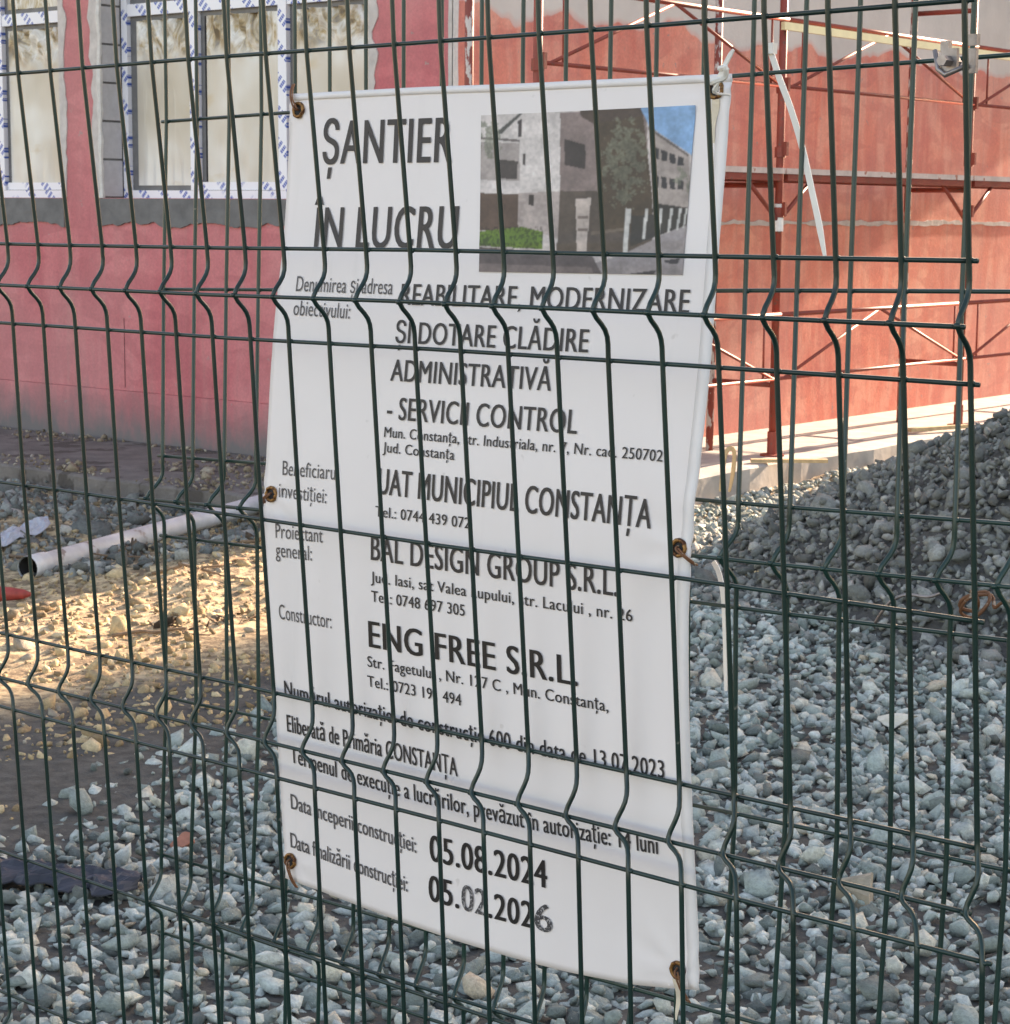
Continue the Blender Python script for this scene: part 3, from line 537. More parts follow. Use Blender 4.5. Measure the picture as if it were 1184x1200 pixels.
# ------------------------------------------------------------------ scaffolding
sc_=empty('scaffolding','red oxide tube scaffolding with decks and lattice rails along the brick red wall','scaffolding',(-6.55,8.3,.15))
FX,BX=-6.55,-7.0; FY=[8.25,10.55,12.95,15.3]; R=.024
def rod(name,p,q,r,mat,n=8,lab=None):
    m_=MB(); m_.tube([p,q],r,n); me_=m_.me(name,True); return child(name,me_,mat,sc_,lab)
for i,y in enumerate(FY):
    rod('post',(FX,y,.15),(FX,y,4.0),R,M['scaf'],10); rod('post',(BX,y,.15),(BX,y,4.0),R,M['scaf_w'],10,'paint splashed rear post')
    for zz in (.58,1.76,2.95): rod('rung',(FX-.02,y,zz),(BX+.02,y,zz),.017,M['scaf'])
    m_=MB(); m_.tube([(FX,y,.15),(FX,y,.165)],[.075,.075],10); m_.tube([(FX,y,.165),(FX,y,.3)],.032,10); child('foot',m_.me('foot'),M['scaf'],sc_)
    for x_ in (FX,):
        for zz in (1.60,1.95,2.32): m_=MB(); m_.tube([(x_,y,zz-.03),(x_,y,zz+.03)],.034,8); m_.box(x_+.02,x_+.05,y-.012,y+.012,zz-.02,zz+.06); child('coupler',m_.me('coupler'),M['scaf'],sc_)
    if i<len(FY)-1:
        y2=FY[i+1]; ym=(y+y2)/2
        for zt,zb in ((2.71,2.33),(1.0,.62)):
            rod('chord',(FX+.03,y,zt),(FX+.03,y2,zt),.014,M['scaf']); rod('chord',(FX+.03,y,zb),(FX+.03,y2,zb),.011,M['scaf'])
            rod('brace',(FX+.03,y+.06,zb),(FX+.03,ym,zt),.010,M['scaf']); rod('brace',(FX+.03,ym,zt),(FX+.03,y2-.06,zb),.010,M['scaf'])
            rod('strut',(FX+.03,y+.17,zb),(FX+.03,y+.17,zt),.007,M['scaf']); rod('strut',(FX+.03,y2-.17,zb),(FX+.03,y2-.17,zt),.007,M['scaf'])
        m_=MB(); m_.box(BX-.03,FX+.045,y+.012,y2-.012,1.825,1.858); child('deck',m_.me('deck'),M['deck'],sc_)
        m_=MB(); m_.box(FX+.0,FX+.04,y+.03,y2-.03,1.785,1.824); m_.box(BX-.02,BX+.02,y+.03,y2-.03,1.785,1.824); child('deck_frame',m_.me('deck_frame'),M['scaf'],sc_)
        rod('bracket',(FX+.0,y2-.36,1.79),(FX,y2-.02,1.56),.013,M['scaf']); rod('bracket',(FX+.0,y+.36,1.79),(FX,y+.02,1.56),.013,M['scaf'])
        if i>0:
            m_=MB(); m_.box(FX+.046,FX+.07,y-.1,y2-.115,2.645,2.69); child('toe_board',m_.me('toe_board'),M['board'],sc_,'sunlit toned board under the top rail')
m_=MB(); m_.tube([(FX,10.55,1.49),(FX,10.55,1.65)],.031,10); child('sleeve',m_.me('sleeve'),M['sleeve'],sc_,'white tape wrapped round one post')

# ------------------------------------------------------------------ fence panels
def rounded(P,rad=.011,n=3):
    out=[P[0]]
    for i in range(1,len(P)-1):
        a,b,c=P[i-1],P[i],P[i+1]; u=a-b;w=c-b; lu=np.linalg.norm(u);lw=np.linalg.norm(w); 
        if abs((u@w)/(lu*lw))>.999: out.append(b); continue
        p=b+u/lu*min(rad,lu*.45); q=b+w/lw*min(rad,lw*.45)
        for k in range(n+1):
            t=k/n; out.append((1-t)**2*p+2*t*(1-t)*b+t*t*q)
    out.append(P[-1]); return out
def panel(name,label,rows,step,i0,i1,matk,rv,rh,tips):
    # rows: top to bottom list of (point, direction, is_tip); wires run through every row
    t=empty(name,label,'mesh fence',tuple(rows[-1][0]+i0*step*rows[-1][1]))
    for i in range(i0,i1+1):
        R_=[p+i*step*d for p,d,_ in rows]; P=[R_[0]+(R_[0]-R_[1])*.12]
        jit=.0009*np.array([_h(i,1,5)-.5,_h(i,2,5)-.5,0])
        for k,(p,d,tip) in enumerate(rows):
            if tip and 0<k<len(rows)-1:
                a,b=R_[k-1],R_[k+1]; P.append(a+(b-a)*.27); P.append(R_[k]+jit*2); P.append(a+(b-a)*.73)
            elif tip and k==0: P.append(R_[k])
            else: P.append(R_[k]+jit)
        P.append(P[-1]+(P[-1]-P[-2])/np.linalg.norm(P[-1]-P[-2])*.02)
        m_=MB(); m_.tube(rounded(P),rv,7); child('vertical_wire',m_.me('wire',True),M[matk],t)
    n=np.array([-.04,-.998,.06])
    for p,d,tip in rows:
        a=p+(i0*step-.012)*d; b=p+(i1*step+(.006))*d; o_=-n*(rv+rh)*.75 if not tip else n*0+np.array([0,.003,0])
        m_=MB(); m_.tube([a+o_+(b-a)*s+np.array([0,0,.0009*math.sin(s*17+p[2]*9)]) for s in np.linspace(0,1,9)],rh,7)
        for i in range(i0,i1+1):
            c_=p+i*step*d+o_*.55; m_.tube([c_-d*rv*1.25,c_-d*rv*.5,c_+d*rv*.5,c_+d*rv*1.25],[rh*.7,rh*1.28,rh*1.25,rh*.7],6)
        child('horizontal_wire',m_.me('wire',True),M[matk],t)
    return t
fb={k:(vec(p),vec(d)) for k,(p,d) in FRONT_BARS.items()}; bb={k:(vec(p),vec(d)) for k,(p,d) in BACK_BARS.items()}
def off(b,dz,dy=0): return (b[0]+np.array([0,dy,dz]),b[1])
rowsA=[off(fb[1],.2,-.012)+(0,)]+[fb[j]+((1 if j in (3,7) else 0),) for j in range(1,9)]+[off(fb[8],-.2,.012)+(0,),off(fb[8],-.4,.024)+(0,),off(fb[8],-.45,.0)+(1,),off(fb[8],-.5,.03)+(0,)]
panel('wire_mesh_fence','nearer dark green welded wire fence in front of the banner, ending at the metal clip',rowsA,FRONT_STEP,-18,21,'wire_front',.00248,.0022,0)
rowsB=[off(bb[1],.2,0)+(0,)]+[bb[1]+(0,),bb[2]+(0,),bb[3]+(0,),bb[4]+(1,),bb[5]+(0,),bb[6]+(0,),off(bb[6],-.196,-.012)+(0,),bb[8]+(1,),off(bb[6],-.296,-.012)+(0,),off(bb[6],-.496,-.02)+(0,)]
panel('wire_mesh_fence','farther dark green welded wire fence behind the banner, starting just left of it',rowsB,BACK_STEP,0,42,'wire_back',.0024,.0021,0)
for x,y,lab in ((-3.28,1.66,'dark green square fence post at the far left end of the nearer panel'),(.55,1.62,'dark green square fence post at the right end of the farther panel')):
    m_=MB(); m_.box(x,x+.06,y,y+.04,-.1,2.1); m_.box(x-.003,x+.063,y-.003,y+.043,2.1,2.115); link('fence_post',m_.me('fence_post'),M['post'],label=lab,cat='fence post')

# ------------------------------------------------------------------ banner
SO,SX,SY,SN=map(vec,(SHEET_O,SHEET_X,SHEET_Y,SHEET_N))
def relief(p,q):
    b=.0025-.027*(1-math.exp(-((q+.09)/.30)**2))
    e=.0005*math.sin(p*13+q*9)+.0004*math.sin(q*23+p*6+1)+.0004*math.exp(-((q-.203)/.006)**2)+.0004*math.exp(-((q+.345)/.007)**2)-.0004*math.exp(-((q-.085)/.006)**2)+.0003*math.exp(-((q+.125)/.006)**2)
    for k,(a,c) in enumerate(EYELETS):
        dx,dy=p-a,q-c; r_=math.hypot(dx,dy)+1e-6; e+=.0016*math.exp(-r_/.045)*math.sin(math.atan2(dy,dx)*7+k*2)*min(1,r_/.012)
    e+=.0016*max(0,(p-.27)/.05)*math.exp(-((q+.06)/.05)**2)*math.sin(q*120)
    return b+e
def S3(p,q,o=0.): return SO+p*SX+q*SY+(relief(p,q)+o)*SN
def ec(E,key,t): return np.interp(t,[0],[0])
def curve(E,n):
    P=np.array(E); s=np.concatenate([[0],np.cumsum(np.linalg.norm(np.diff(P,axis=0),axis=1))]); s/=s[-1]; t=np.linspace(0,1,n); return np.stack([np.interp(t,s,P[:,0]),np.interp(t,s,P[:,1])],1)
def sm(c,k=2):
    for _ in range(k): c[1:-1]=.25*c[:-2]+.5*c[1:-1]+.25*c[2:]
    return c
NU,NV=91,131
Lc,Rc,Tc,Bc=sm(curve(EDGE_LEFT,NV),12),sm(curve(EDGE_RIGHT,NV),12),sm(curve(EDGE_TOP,NU),4),sm(curve(EDGE_BOTTOM,NU),4)
bn=empty('banner','white vinyl construction site banner with dark lettering, hung between two wire fences','banner',tuple(SO+SY*.37))
def coons(u,v):
    l=np.array([np.interp(v,np.linspace(0,1,NV),Lc[:,k]) for k in (0,1)]);r_=np.array([np.interp(v,np.linspace(0,1,NV),Rc[:,k]) for k in (0,1)])
    t=np.array([np.interp(u,np.linspace(0,1,NU),Tc[:,k]) for k in (0,1)]);b=np.array([np.interp(u,np.linspace(0,1,NU),Bc[:,k]) for k in (0,1)])
    return (1-u)*l+u*r_+(1-v)*t+v*b-((1-u)*(1-v)*Tc[0]+u*(1-v)*Tc[-1]+(1-u)*v*Bc[0]+u*v*Bc[-1])
vs=[];fs=[]
for j in range(NV):
    for i in range(NU):
        p,q=coons(i/(NU-1),j/(NV-1)); vs.append(S3(p,q))
for j in range(NV-1):
    for i in range(NU-1): a=j*NU+i; fs.append((a,a+NU,a+NU+1,a+1))
nf=len(vs)
for v in list(vs): vs.append(v-SN*.0007)
fs+=[tuple(x+nf for x in f[::-1]) for f in fs]
rim=[i for i in range(NU)]+[j*NU+NU-1 for j in range(1,NV)]+[(NV-1)*NU+i for i in range(NU-2,-1,-1)]+[j*NU for j in range(NV-2,0,-1)]
for a,b in zip(rim,rim[1:]+rim[:1]): fs.append((a,b,b+nf,a+nf))
child('sheet',mesh('sheet',vs,fs,True),M['sheet'],bn)
def hemstrip(u0,u1,v0,v1,nu,nv,o=.0009):
    vs=[];fs=[]
    for j in range(nv+1):
        for i in range(nu+1):
            u=u0+(u1-u0)*i/nu; v=v0+(v1-v0)*j/nv; p,q=coons(u,v); vs.append(S3(p,q,o))
    for j in range(nv):
        for i in range(nu): a=j*(nu+1)+i; fs.append((a,a+nu+1,a+nu+2,a+1))
    n=len(vs); base=list(vs); vs+= [v-SN*(o-.0001) for v in base]
    W_=nu+1; rim=[i for i in range(W_)]+[j*W_+nu for j in range(1,nv+1)]+[nv*W_+i for i in range(nu-1,-1,-1)]+[j*W_ for j in range(nv-1,0,-1)]
    for a,b in zip(rim,rim[1:]+rim[:1]): fs.append((a,b,b+n,a+n))
    return mesh('hem',vs,fs,True)
hw=.036
child('hem',hemstrip(.0005,.9995,.0004,.0085,90,2),M['hem'],bn); child('hem',hemstrip(1-.022,.9995,.009,.9995,2,130),M['hem'],bn)
def text_mesh(s,st):
    cu=bpy.data.curves.new('t','FONT'); cu.body=s; cu.resolution_u=4; cu.size=1
    cu.offset=0
    cu.space_character={'b':1.10,'m':1.05,'k':1.07,'s':1.05}.get(st,1.03)
    o=bpy.data.objects.new('t',cu); C.objects.link(o); dg=bpy.context.evaluated_depsgraph_get(); me=bpy.data.meshes.new_from_object(o.evaluated_get(dg))
    bpy.data.objects.remove(o); bpy.data.curves.remove(cu); return me
cap0=None; meH=text_mesh('H','s'); capH=max(v.co.y for v in meH.vertices)
for s,p0,pm,p1,cap,ud,st in LETTERING:
    me=text_mesh(s,st); co=np.array([v.co[:] for v in me.vertices]); x0,x1=co[:,0].min(),co[:,0].max()
    p0=vec(p0);p1=vec(p1); u=np.array([max(-.05,min(.05,ud[0])),1.])
    bm=bmesh.new(); bm.from_mesh(me); 
    out=[]
    for x,y,_ in co:
        t=(x-x0)/(x1-x0); b=p0+(p1-p0)*t
        if pm is not None:
            m=vec(pm); tm=(m[0]-p0[0])/(p1[0]-p0[0]); yy=m[1]-(p0+(p1-p0)*tm)[1]; b=b+np.array([0,yy*(t*(1-t))/(tm*(1-tm))])
        out.append(b+u*(y/capH*cap))
    sh={'b':.024,'m':.026,'k':.036,'s':.024,'l':0,'l2':.02,'h':.03}[st]*cap
    if sh: bmesh.ops.duplicate(bm,geom=bm.verts[:]+bm.edges[:]+bm.faces[:])
    bm.verts.ensure_lookup_table(); n_=len(out)
    for q_,v in enumerate(bm.verts):
        b=out[q_%n_]; k_=q_//n_; v.co=S3(b[0]+(sh*(k_*2-1) if sh else 0),b[1],.0010+.00022*k_)
    bm.to_mesh(me); bm.free()
    col={'b':'ink_b','m':'ink_m','k':'ink_k','s':'ink_m','l':'ink_l','l2':'ink_l','h':'ink_h'}[st]
    me.materials.clear(); child('lettering',me,M[col],bn)
# printed picture: flat print, painted per cell
def printed():
    NX,NY=230,170; Q=[vec(q) for q in PRINT_QUAD]; px=[(-60,297),(932,250),(870,1035),(-70,1020)]
    U,Vv=np.meshgrid((np.arange(NX)+.5)/NX,(np.arange(NY)+.5)/NY)
    bl=lambda q:(1-U)*(1-Vv)*q[0]+U*(1-Vv)*q[1]+U*Vv*q[2]+(1-U)*Vv*q[3]
    X=bl([p[0] for p in px]);Y=bl([p[1] for p in px]); col=np.zeros((NY,NX,3)); col[:]=(200,190,186)
    def inside(poly):
        r=np.zeros(X.shape,bool);n=len(poly)
        for i in range(n):
            (xa,ya),(xb,yb)=poly[i],poly[(i+1)%n]
            with np.errstate(divide='ignore',invalid='ignore'): c=((ya>Y)!=(yb>Y))&(X<(xb-xa)*(Y-ya)/(yb-ya)+xa)
            r^=c
        return r
    def pg(c,*p): col[inside(p)]=c
    pg((212,204,200),(-80,240),(330,270),(330,660),(-80,660))
    pg((95,95,92),(15,375),(125,290),(146,288),(40,384)); pg((120,112,110),(-80,395),(130,408),(130,420),(-80,405))
    pg((170,160,156),(-80,420),(130,425),(130,640),(-80,640)); pg((208,200,197),(-80,595),(135,600),(135,655),(-80,655))
    pg((74,66,66),(122,322),(140,312),(138,395),(122,395)); pg((74,66,66),(145,472),(158,472),(158,528),(145,525)); pg((82,74,72),(20,500),(122,508),(118,592),(20,588))
    pg((100,80,70),(-80,655),(160,662),(156,738),(122,738),(122,830),(-80,830)); pg((178,165,160),(122,655),(322,648),(312,870),(235,840),(122,815)); pg((66,58,56),(174,662),(200,664),(198,714),(174,712))
    pg((140,124,120),(325,284),(720,255),(725,660),(322,648)); pg((86,72,64),(420,262),(705,255),(705,320),(520,400),(490,340),(420,300))
    pg((72,64,62),(344,404),(442,432),(442,545),(344,525)); pg((96,84,76),(322,645),(742,650),(742,945),(300,950),(312,870))
    pg((88,74,60),(500,330),(705,300),(742,680),(742,860),(510,820))
    pg((128,170,206),(688,250),(935,240),(912,480),(730,345)); pg((172,160,154),(728,345),(902,478),(908,735),(742,705)); pg((110,102,98),(728,345),(902,478),(902,490),(728,362))
    for a in range(4):
        x=745+a*36; pg((62,60,62),(x,440+a*14),(x+26,450+a*14),(x+26,500+a*10),(x,492+a*12)); pg((62,60,62),(x,570+a*8),(x+24,576+a*8),(x+24,632+a*3),(x,628+a*4))
    pg((60,56,54),(745,700),(905,725),(900,740),(745,800))
    pg((160,152,152),(610,940),(905,790),(935,1100),(440,1100),(470,985)); pg((104,94,94),(-90,905),(470,940),(520,1040),(470,1100),(-90,1100)); pg((128,116,114),(-90,980),(470,1000),(480,1040),(-90,1040))
    pg((98,128,48),(-80,835),(140,812),(242,835),(240,915),(-80,900))
    pg((196,182,174),(395,682),(466,678),(445,925),(402,930)); pg((132,118,112),(405,760),(455,760),(452,775),(405,775)); pg((132,118,112),(405,820),(452,820),(450,834),(405,834))
    pg((118,104,92),(468,835),(625,815),(625,828),(468,850)); pg((66,62,58),(648,760),(905,745),(900,800),(640,905))
    for x,w,y1 in ((623,24,935),(710,14,868),(775,13,848),(820,12,836),(858,11,826),(886,9,818)): pg((202,200,196),(x,726),(x+w,726),(x+w-16,y1),(x-14,y1))
    pg((70,66,70),(640,1030),(760,1012),(740,1045),(650,1045)); pg((70,66,70),(790,968),(860,955),(850,985),(800,980))
    cov=np.maximum(0,1-(((X-620)/110)**2+((Y-520)/230)**2))+np.maximum(0,1-(((X-880)/50)**2+((Y-590)/70)**2))+np.maximum(0,1-(((X+20)/70)**2+((Y-400)/100)**2))
    n1=vnoise(X/22,Y/26,1);n2=vnoise(X/7,Y/8,2)*.7+vnoise(X/4,Y/4,3)*.3; m=(n1*.6+n2*.4+cov*.35)>.70; m&=cov>0; col[m]=col[m]*.35+.65*np.stack([80+70*n2,84+70*n2,74+60*n2],-1)[m]
    m=(Y>810)&(Y<915)&(X<242)&(n2>.55); col[m]*=.7
    col*=(1+.16*(vnoise(X/60,Y/60,9)-.5)+.12*(vnoise(X/14,Y/14,5)-.5)+.09*(vnoise(X/5,Y/5,6)-.5)-.06*(Y/1000))[...,None]; col=np.clip(col,0,255)/255.; col=np.clip(col**2.45*1.08,0,.8)
    k_=np.pad(col,((1,1),(1,1),(0,0)),mode='edge'); col=(k_[1:-1,1:-1]*2+k_[:-2,1:-1]+k_[2:,1:-1]+k_[1:-1,:-2]+k_[1:-1,2:])/6
    gx,gy=np.meshgrid(np.arange(NX+1)/NX,np.arange(NY+1)/NY); vs=[]
    for u,v in zip(gx.ravel(),gy.ravel()):
        b=(1-u)*(1-v)*Q[0]+u*(1-v)*Q[1]+u*v*Q[2]+(1-u)*v*Q[3]; vs.append(S3(b[0],b[1],.0010))
    W_=NX+1; fs=[(j*W_+i,(j+1)*W_+i,(j+1)*W_+i+1,j*W_+i+1) for j in range(NY) for i in range(NX)]
    me=mesh('print',vs,fs); ca=me.color_attributes.new('Col','FLOAT_COLOR','CORNER')
    cc=np.repeat(np.concatenate([col.reshape(-1,3),np.ones((NX*NY,1))],1),4,axis=0); ca.data.foreach_set('color',cc.astype(np.float32).ravel())
    child('printed_picture',me,M['print'],bn)
printed()
EY=[vec(e) for e in EYELETS]
for k,e in enumerate(EY):
    m_=MB(); rad=.0075; m_.tube([S3(e[0]+rad*math.cos(a),e[1]+rad*math.sin(a),.0016) for a in np.linspace(0,2*math.pi,17)[:-1]],.0021,6,closed=True); child('eyelet',m_.me('eyelet',True),M['brass'],bn)
    m_=MB(); c0=[S3(e[0]+.0058*math.cos(a),e[1]+.0058*math.sin(a),.0013) for a in np.linspace(0,2*math.pi,13)[:-1]]; m_.add(c0,[tuple(range(12))]); child('eyelet_hole',m_.me('hole'),M['void'],bn)
    if k in (1,5):
        m_=MB(); vs=[]; n_=10
        for q_ in range(n_): w=.0042*(1-q_/(n_-.5))**.7+.0004; a_=e[0]+.0012*math.sin(q_*.7+k); b_=e[1]-.009-q_*.0045; vs+=[S3(a_-w,b_,.0013),S3(a_+w,b_,.0013)]
        m_.add(vs,[(2*i,2*i+2,2*i+3,2*i+1) for i in range(n_-1)]); child('rust_stain',m_.me('stain'),M['stain'],bn)
    # twisted rusty tie through the eyelet
    if k!=1:
        b3=S3(e[0],e[1],.002); r_=np.random.default_rng(k+3); sgn=[(-1,1),(1,1),(-1,-.4),(1,-.5),(.3,-1),(.6,-1)][k]
        P=[b3-SN*.012+SY*.004,b3+SN*.004,b3+SX*sgn[0]*.008+SY*sgn[1]*.012+SN*.004,b3+SX*sgn[0]*.013+SY*sgn[1]*.022,b3+SX*sgn[0]*.016+SY*sgn[1]*.030-SN*.006]
        m_=MB(); m_.tube(smooth_path(P),.0011,6); P2=[p+SX*.003+SN*.001*math.sin(i*3) for i,p in enumerate(P[1:])]; m_.tube(smooth_path(P2),.0010,6)
        link('tie_wire',m_.me('tie_wire',True),M['rust_wire'],label=['rusty tie wire through the top left eyelet of the banner','','rusty tie wire through the middle left eyelet of the banner','rusty tie wire through the middle right eyelet of the banner','rusty tie wire through the bottom left eyelet of the banner','rusty tie wire through the bottom right eyelet of the banner'][k],cat='tie wire')
# zip ties
def ribbon(P,w,t,name,mat,label,cat):
    P=smooth_path(P,5); m_=MB(); vs=[];n=len(P)
    for i,p in enumerate(P):
        tt=P[min(i+1,n-1)]-P[max(i-1,0)]; tt/=np.linalg.norm(tt); s=np.cross(tt,SN); s/=np.linalg.norm(s); nn=np.cross(s,tt)
        ww=w*(1 if i<n-4 else .5+.5*(n-1-i)/4)
        vs+=[p-s*ww-nn*t,p+s*ww-nn*t,p+s*ww+nn*t,p-s*ww+nn*t]
    fs=[]
    for i in range(n-1):
        for k in range(4): fs.append((4*i+k,4*i+(k+1)%4,4*i+4+(k+1)%4,4*i+4+k))
    fs+=[(0,3,2,1),tuple(4*(n-1)+k for k in range(4))]; m_.add(vs,fs); return m_
T_=[vec(p) for p in TIE_TOP]
m_=ribbon(T_,.0022,.0008,'','','',''); m_.tube(smooth_path([T_[0]+SX*.002-SN*.02,T_[0]+SN*.002,T_[1]+SN*.003+SX*.004,T_[2]+SX*.006]),.0013,6)
m_.tube(smooth_path([T_[1]-SX*.006,T_[1]+SN*.005,T_[1]+SX*.008+SY*.004,T_[2]+SX*.005+SN*.004,T_[2]-SX*.004]),.0028,6)
link('zip_tie',m_.me('zip_tie'),M['zip'],label='short white nylon tie knotted at the top right eyelet of the banner',cat='zip tie')
m_=ribbon([vec(p) for p in TAIL_LONG],.0030,.0007,'','','',''); a=vec(TAIL_LONG[0]); m_.box(a[0]-.005,a[0]+.005,a[1]-.004,a[1]+.004,a[2]-.004,a[2]+.006)
link('zip_tie',m_.me('zip_tie'),M['zip'],label='long white strip hanging down in front of the red scaffolding, right of the banner top',cat='zip tie')
m_=ribbon([vec(p) for p in TAIL_SHORT],.0026,.0007,'','','',''); link('zip_tie',m_.me('zip_tie'),M['zip'],label='white strip hanging beside the lower right edge of the banner',cat='zip tie')
m_=MB(); RC=[vec(p) for p in RUST_COIL]; m_.tube(smooth_path([p+SN*(.006*math.sin(i*2.1)) for i,p in enumerate(RC[7:])],4),.0016,6)
link('tie_wire',m_.me('tie_wire',True),M['rust_wire'],label='coil of thick rusty wire twisted on the farther fence panel at the right edge',cat='tie wire')
m_=MB(); m_.tube(smooth_path([p+SN*.004*math.sin(i) for i,p in enumerate(RC[:6])],4),.0014,6)
link('tie_wire',m_.me('tie_wire',True),M['zinc'],label='pale bent wire curving out from the rusty coil',cat='tie wire')
# clip joining the two panels
cl=empty('panel_clip','silver metal clip clamping the two fence panels together at top right','clip',CLIP)
c=vec(CLIP)
def clipbox(dx0,dx1,dz0,dz1,dy0,dy1):
    m_=MB(); m_.box(c[0]+dx0,c[0]+dx1,c[1]+dy0,c[1]+dy1,c[2]+dz0,c[2]+dz1); return m_
for nm,a in (('clamp_plate',(-.018,-.004,-.014,.004,-.004,.0)),('clamp_plate',(.002,.0125,-.016,.003,-.004,.0)),('clamp_plate',(.0015,.013,.005,.014,-.005,.001)),('clamp_plate',(-.019,-.012,.002,.010,-.003,.003))):
    child(nm,clipbox(*a).me('clamp_plate'),M['zinc'],cl)
m_=MB(); m_.tube([c+np.array([-.011,-.016,-.006]),c+np.array([-.011,.01,-.006])],.0045,6); child('bolt',m_.me('bolt'),M['zinc'],cl)
m_=MB(); m_.tube([c+np.array([-.024,-.002,.003+.0]),c+np.array([-.019,-.006,-.012]),c+np.array([-.012,-.007,-.017]),c+np.array([.006,-.006,-.010])],.0022,6); child('hook',m_.me('hook',True),M['zinc'],cl)

# ------------------------------------------------------------------ things lying in the yard
p0,p1=vec(PIPE[0]),vec(PIPE[1]); p0[2]=height(p0[0],p0[1])+.05; p1[2]=height(p1[0],p1[1])+.07
pipe=empty('drain_pipe','long white plastic drain pipe lying on the rubble beside the apron','pipe',tuple(p0))
m_=MB(); d=(p1-p0)/np.linalg.norm(p1-p0)
m_.tube([p0,p0+d*.12,p0+d*.121,p1],[.052,.052,.046,.046],20,cap=False); child('tube',m_.me('tube',True),M['pvc'],pipe)
m_=MB(); m_.tube([p0+d*.004,p0+d*.3],[.046,.040],20,cap=False); m_.v=m_.v; me=m_.me('bore',True); child('bore',me,M['void'],pipe)
m_=MB(); m_.tube([p0+d*.25,p0+d*.251],[.044,.044],20); child('bore',m_.me('plug'),M['void'],pipe)
def ground_pt(x,y,dz=0): return np.array([x,y,float(height(x,y))+dz])
# red cap
a,b=vec(MISC['red'][0]),vec(MISC['red'][1]); m_=MB(); A_=ground_pt(a[0]-.05,a[1]-.02,.035);B_=ground_pt(b[0],b[1],.03)
m_.tube([A_+(B_-A_)*t for t in (0,.05,.3,.6,.85,1)],[.01,.026,.031,.028,.02,.008],12); link('red_cap',m_.me('red_cap',True),M['red'],label='red plastic cap lying in front of the drain pipe at the left edge',cat='cap')
def crumple(P,n,w,h,seed,name,mat,label,cat,thick=.004,flat=1.):
    # wrinkled sheet laid along the path P
    P=[vec(p) for p in smooth_path(P,9)]; vs=[];fs=[];m=15; r=np.random.default_rng(seed)
    for i,p in enumerate(P):
        t=P[min(i+1,len(P)-1)]-P[max(i-1,0)]; t[2]=0; t/=np.linalg.norm(t); s=np.array([-t[1],t[0],0]); ww=w*(.55+.6*float(vnoise(i*.5,seed,seed)))*min(1,.25+i*.3,.25+(len(P)-1-i)*.3)
        for k in range(m):
            f=(k/(m-1)-.5)*2; hh=h*(1-f*f)*(.3+1.0*float(vnoise(i*.9,k*.9,seed+2)))+.25*h*float(vnoise(i*2.1,k*1.7,seed+7))
            q=p+s*f*ww; q[2]=float(height(q[0],q[1]))+.03+hh; vs.append(q)
    for i in range(len(P)-1):
        for k in range(m-1): a=i*m+k; fs.append((a,a+1,a+m+1,a+m))
    n_=len(vs); vs+=[v-np.array([0,0,thick]) for v in vs]; fs+=[tuple(x+n_ for x in f[::-1]) for f in fs]
    rim=list(range(m))+[i*m+m-1 for i in range(1,len(P))]+[(len(P)-1)*m+k for k in range(m-2,-1,-1)]+[i*m for i in range(len(P)-2,0,-1)]
    for a,b in zip(rim,rim[1:]+rim[:1]): fs.append((a,b,b+n_,a+n_))
    link(name,mesh(name,vs,fs),mat,label=label,cat=cat)
a,b=vec(MISC['rub'][0]),vec(MISC['rub'][1])
crumple([a-(b-a)*.6,a,a+(b-a)*.35,a+(b-a)*.7,b],0,.085,.028,5,'rubber_sheet',M['rubber'],'torn dark blue grey rubber strip lying on the gravel at lower left','rubber strip')
a,b=vec(MISC['white'][0]),vec(MISC['white'][1])
crumple([a-(b-a)*.3,a,(a+b)/2,b],0,.05,.03,8,'plastic_scrap',M['white'],'crumpled pale blue white plastic scrap left of the drain pipe','plastic scrap')
def chunk(x,y,s,name,mat,label,cat,seed):
    v,f=A1[seed%len(A1)]; P=ground_pt(x,y,s*.6); link(name,mesh(name,[P+q*s for q in v],[tuple(map(int,q)) for q in f]),mat,label=label,cat=cat)
chunk(MISC['orange'][0][0],MISC['orange'][0][1],.038,'brick_fragment',M['brick'],'small orange brick fragment among the grey stones below the rubble','brick fragment',3)
chunk(MISC['tan'][0][0],MISC['tan'][0][1],.066,'stone',M['tan'],'large dull tan angular stone on the gravel right of the banner','stone',5)
chunk(MISC['pale'][0][0],MISC['pale'][0][1],.062,'stone',M['palestone'],'long pale cream stone on the gravel below the heap','stone',2)
a,b=vec(MISC['bat'][0]),vec(MISC['bat'][1]); d=(b-a)/np.linalg.norm(b-a); s=np.array([-d[1],d[0],0])
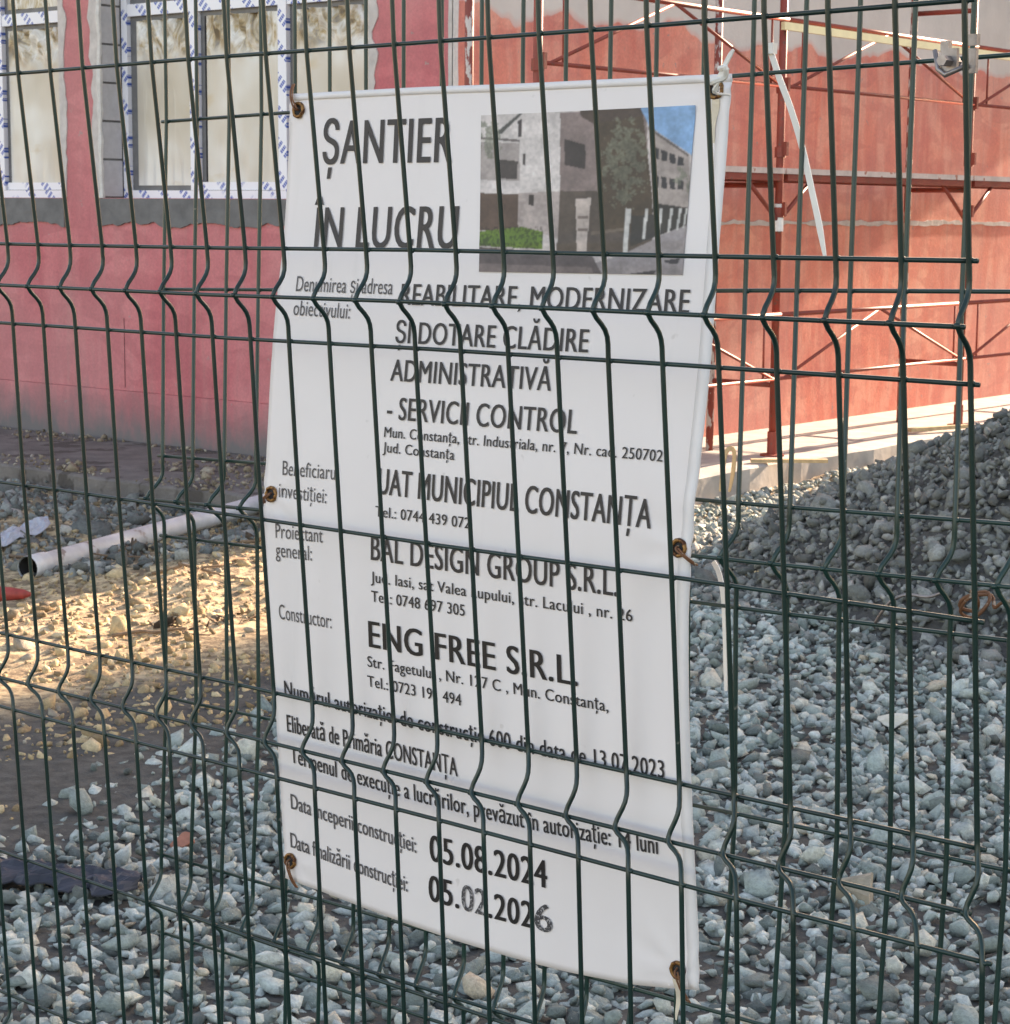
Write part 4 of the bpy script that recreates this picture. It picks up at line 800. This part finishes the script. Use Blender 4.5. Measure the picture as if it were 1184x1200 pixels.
def batten(a,b,w,t,name,mat,label,cat):
    a=vec(a);b=vec(b);d=(b-a)/np.linalg.norm(b-a); s=np.array([-d[1],d[0],0]); m_=MB(); u=np.array([0,0,t])
    vs=[a-s*w,a+s*w,b+s*w,b-s*w]; m_.add(vs+[v+u for v in vs],[(0,3,2,1),(4,5,6,7),(0,1,5,4),(1,2,6,5),(2,3,7,6),(3,0,4,7)]); link(name,m_.me(name),mat,label=label,cat=cat)
batten((a[0],a[1],.162),(b[0],b[1],.165),.025,.02,'batten',M['wood'],'short timber batten on the edge of the sunlit concrete apron','batten')
a,b=MISC['stick']; batten((a[0]-.15,a[1],.165),(b[0]-.2,b[1],.17),.02,.025,'batten',M['wood'],'thin timber stick lying on the far part of the concrete apron','batten')
a=vec(MISC['strap'][0]); m_=ribbon([a+np.array([-.02,0,-.02]),a+np.array([-.015,.01,.12]),a+np.array([.0,.02,.2]),a+np.array([.035,.03,.20]),a+np.array([.035,.03,.1]),a+np.array([.02,.02,-.02])],.012,.003,'','','','')
link('strap',m_.me('strap'),M['strap'],label='tan looped strap standing at the edge of the concrete apron beside the banner',cat='strap')
r=np.random.default_rng(12)
tw=[((-6.75,6.35),(.5,.05)),((-6.45,6.15),(.15,-.5)),((-6.9,6.6),(.4,.45)),((-6.55,5.75),(.35,.1)),((-5.9,4.95),(.3,.2)),((-7.6,5.75),(.7,.25))]
labs=['pale dry root lying between the pipe and the sunlit soil','dark curled root dropping down over the sunlit soil','dry root tangled beneath the far end of the pipe','bent twig on the sunlit soil','small twig near the gravel edge','thin stick lying in the shadow before the pipe']
for k,((x,y),(dx,dy)) in enumerate(tw):
    P=[]
    for i in range(7):
        t=i/6; P.append(ground_pt(x+dx*t+r.normal(0,.03),y+dy*t+r.normal(0,.03),.012+.035*math.sin(t*math.pi)*r.uniform(.3,1.2)))
    m_=MB(); m_.tube(smooth_path(P,3),np.linspace(.008,.003,19),6); link('root',m_.me('root',True),M['twig'],label=labs[k],cat='root')
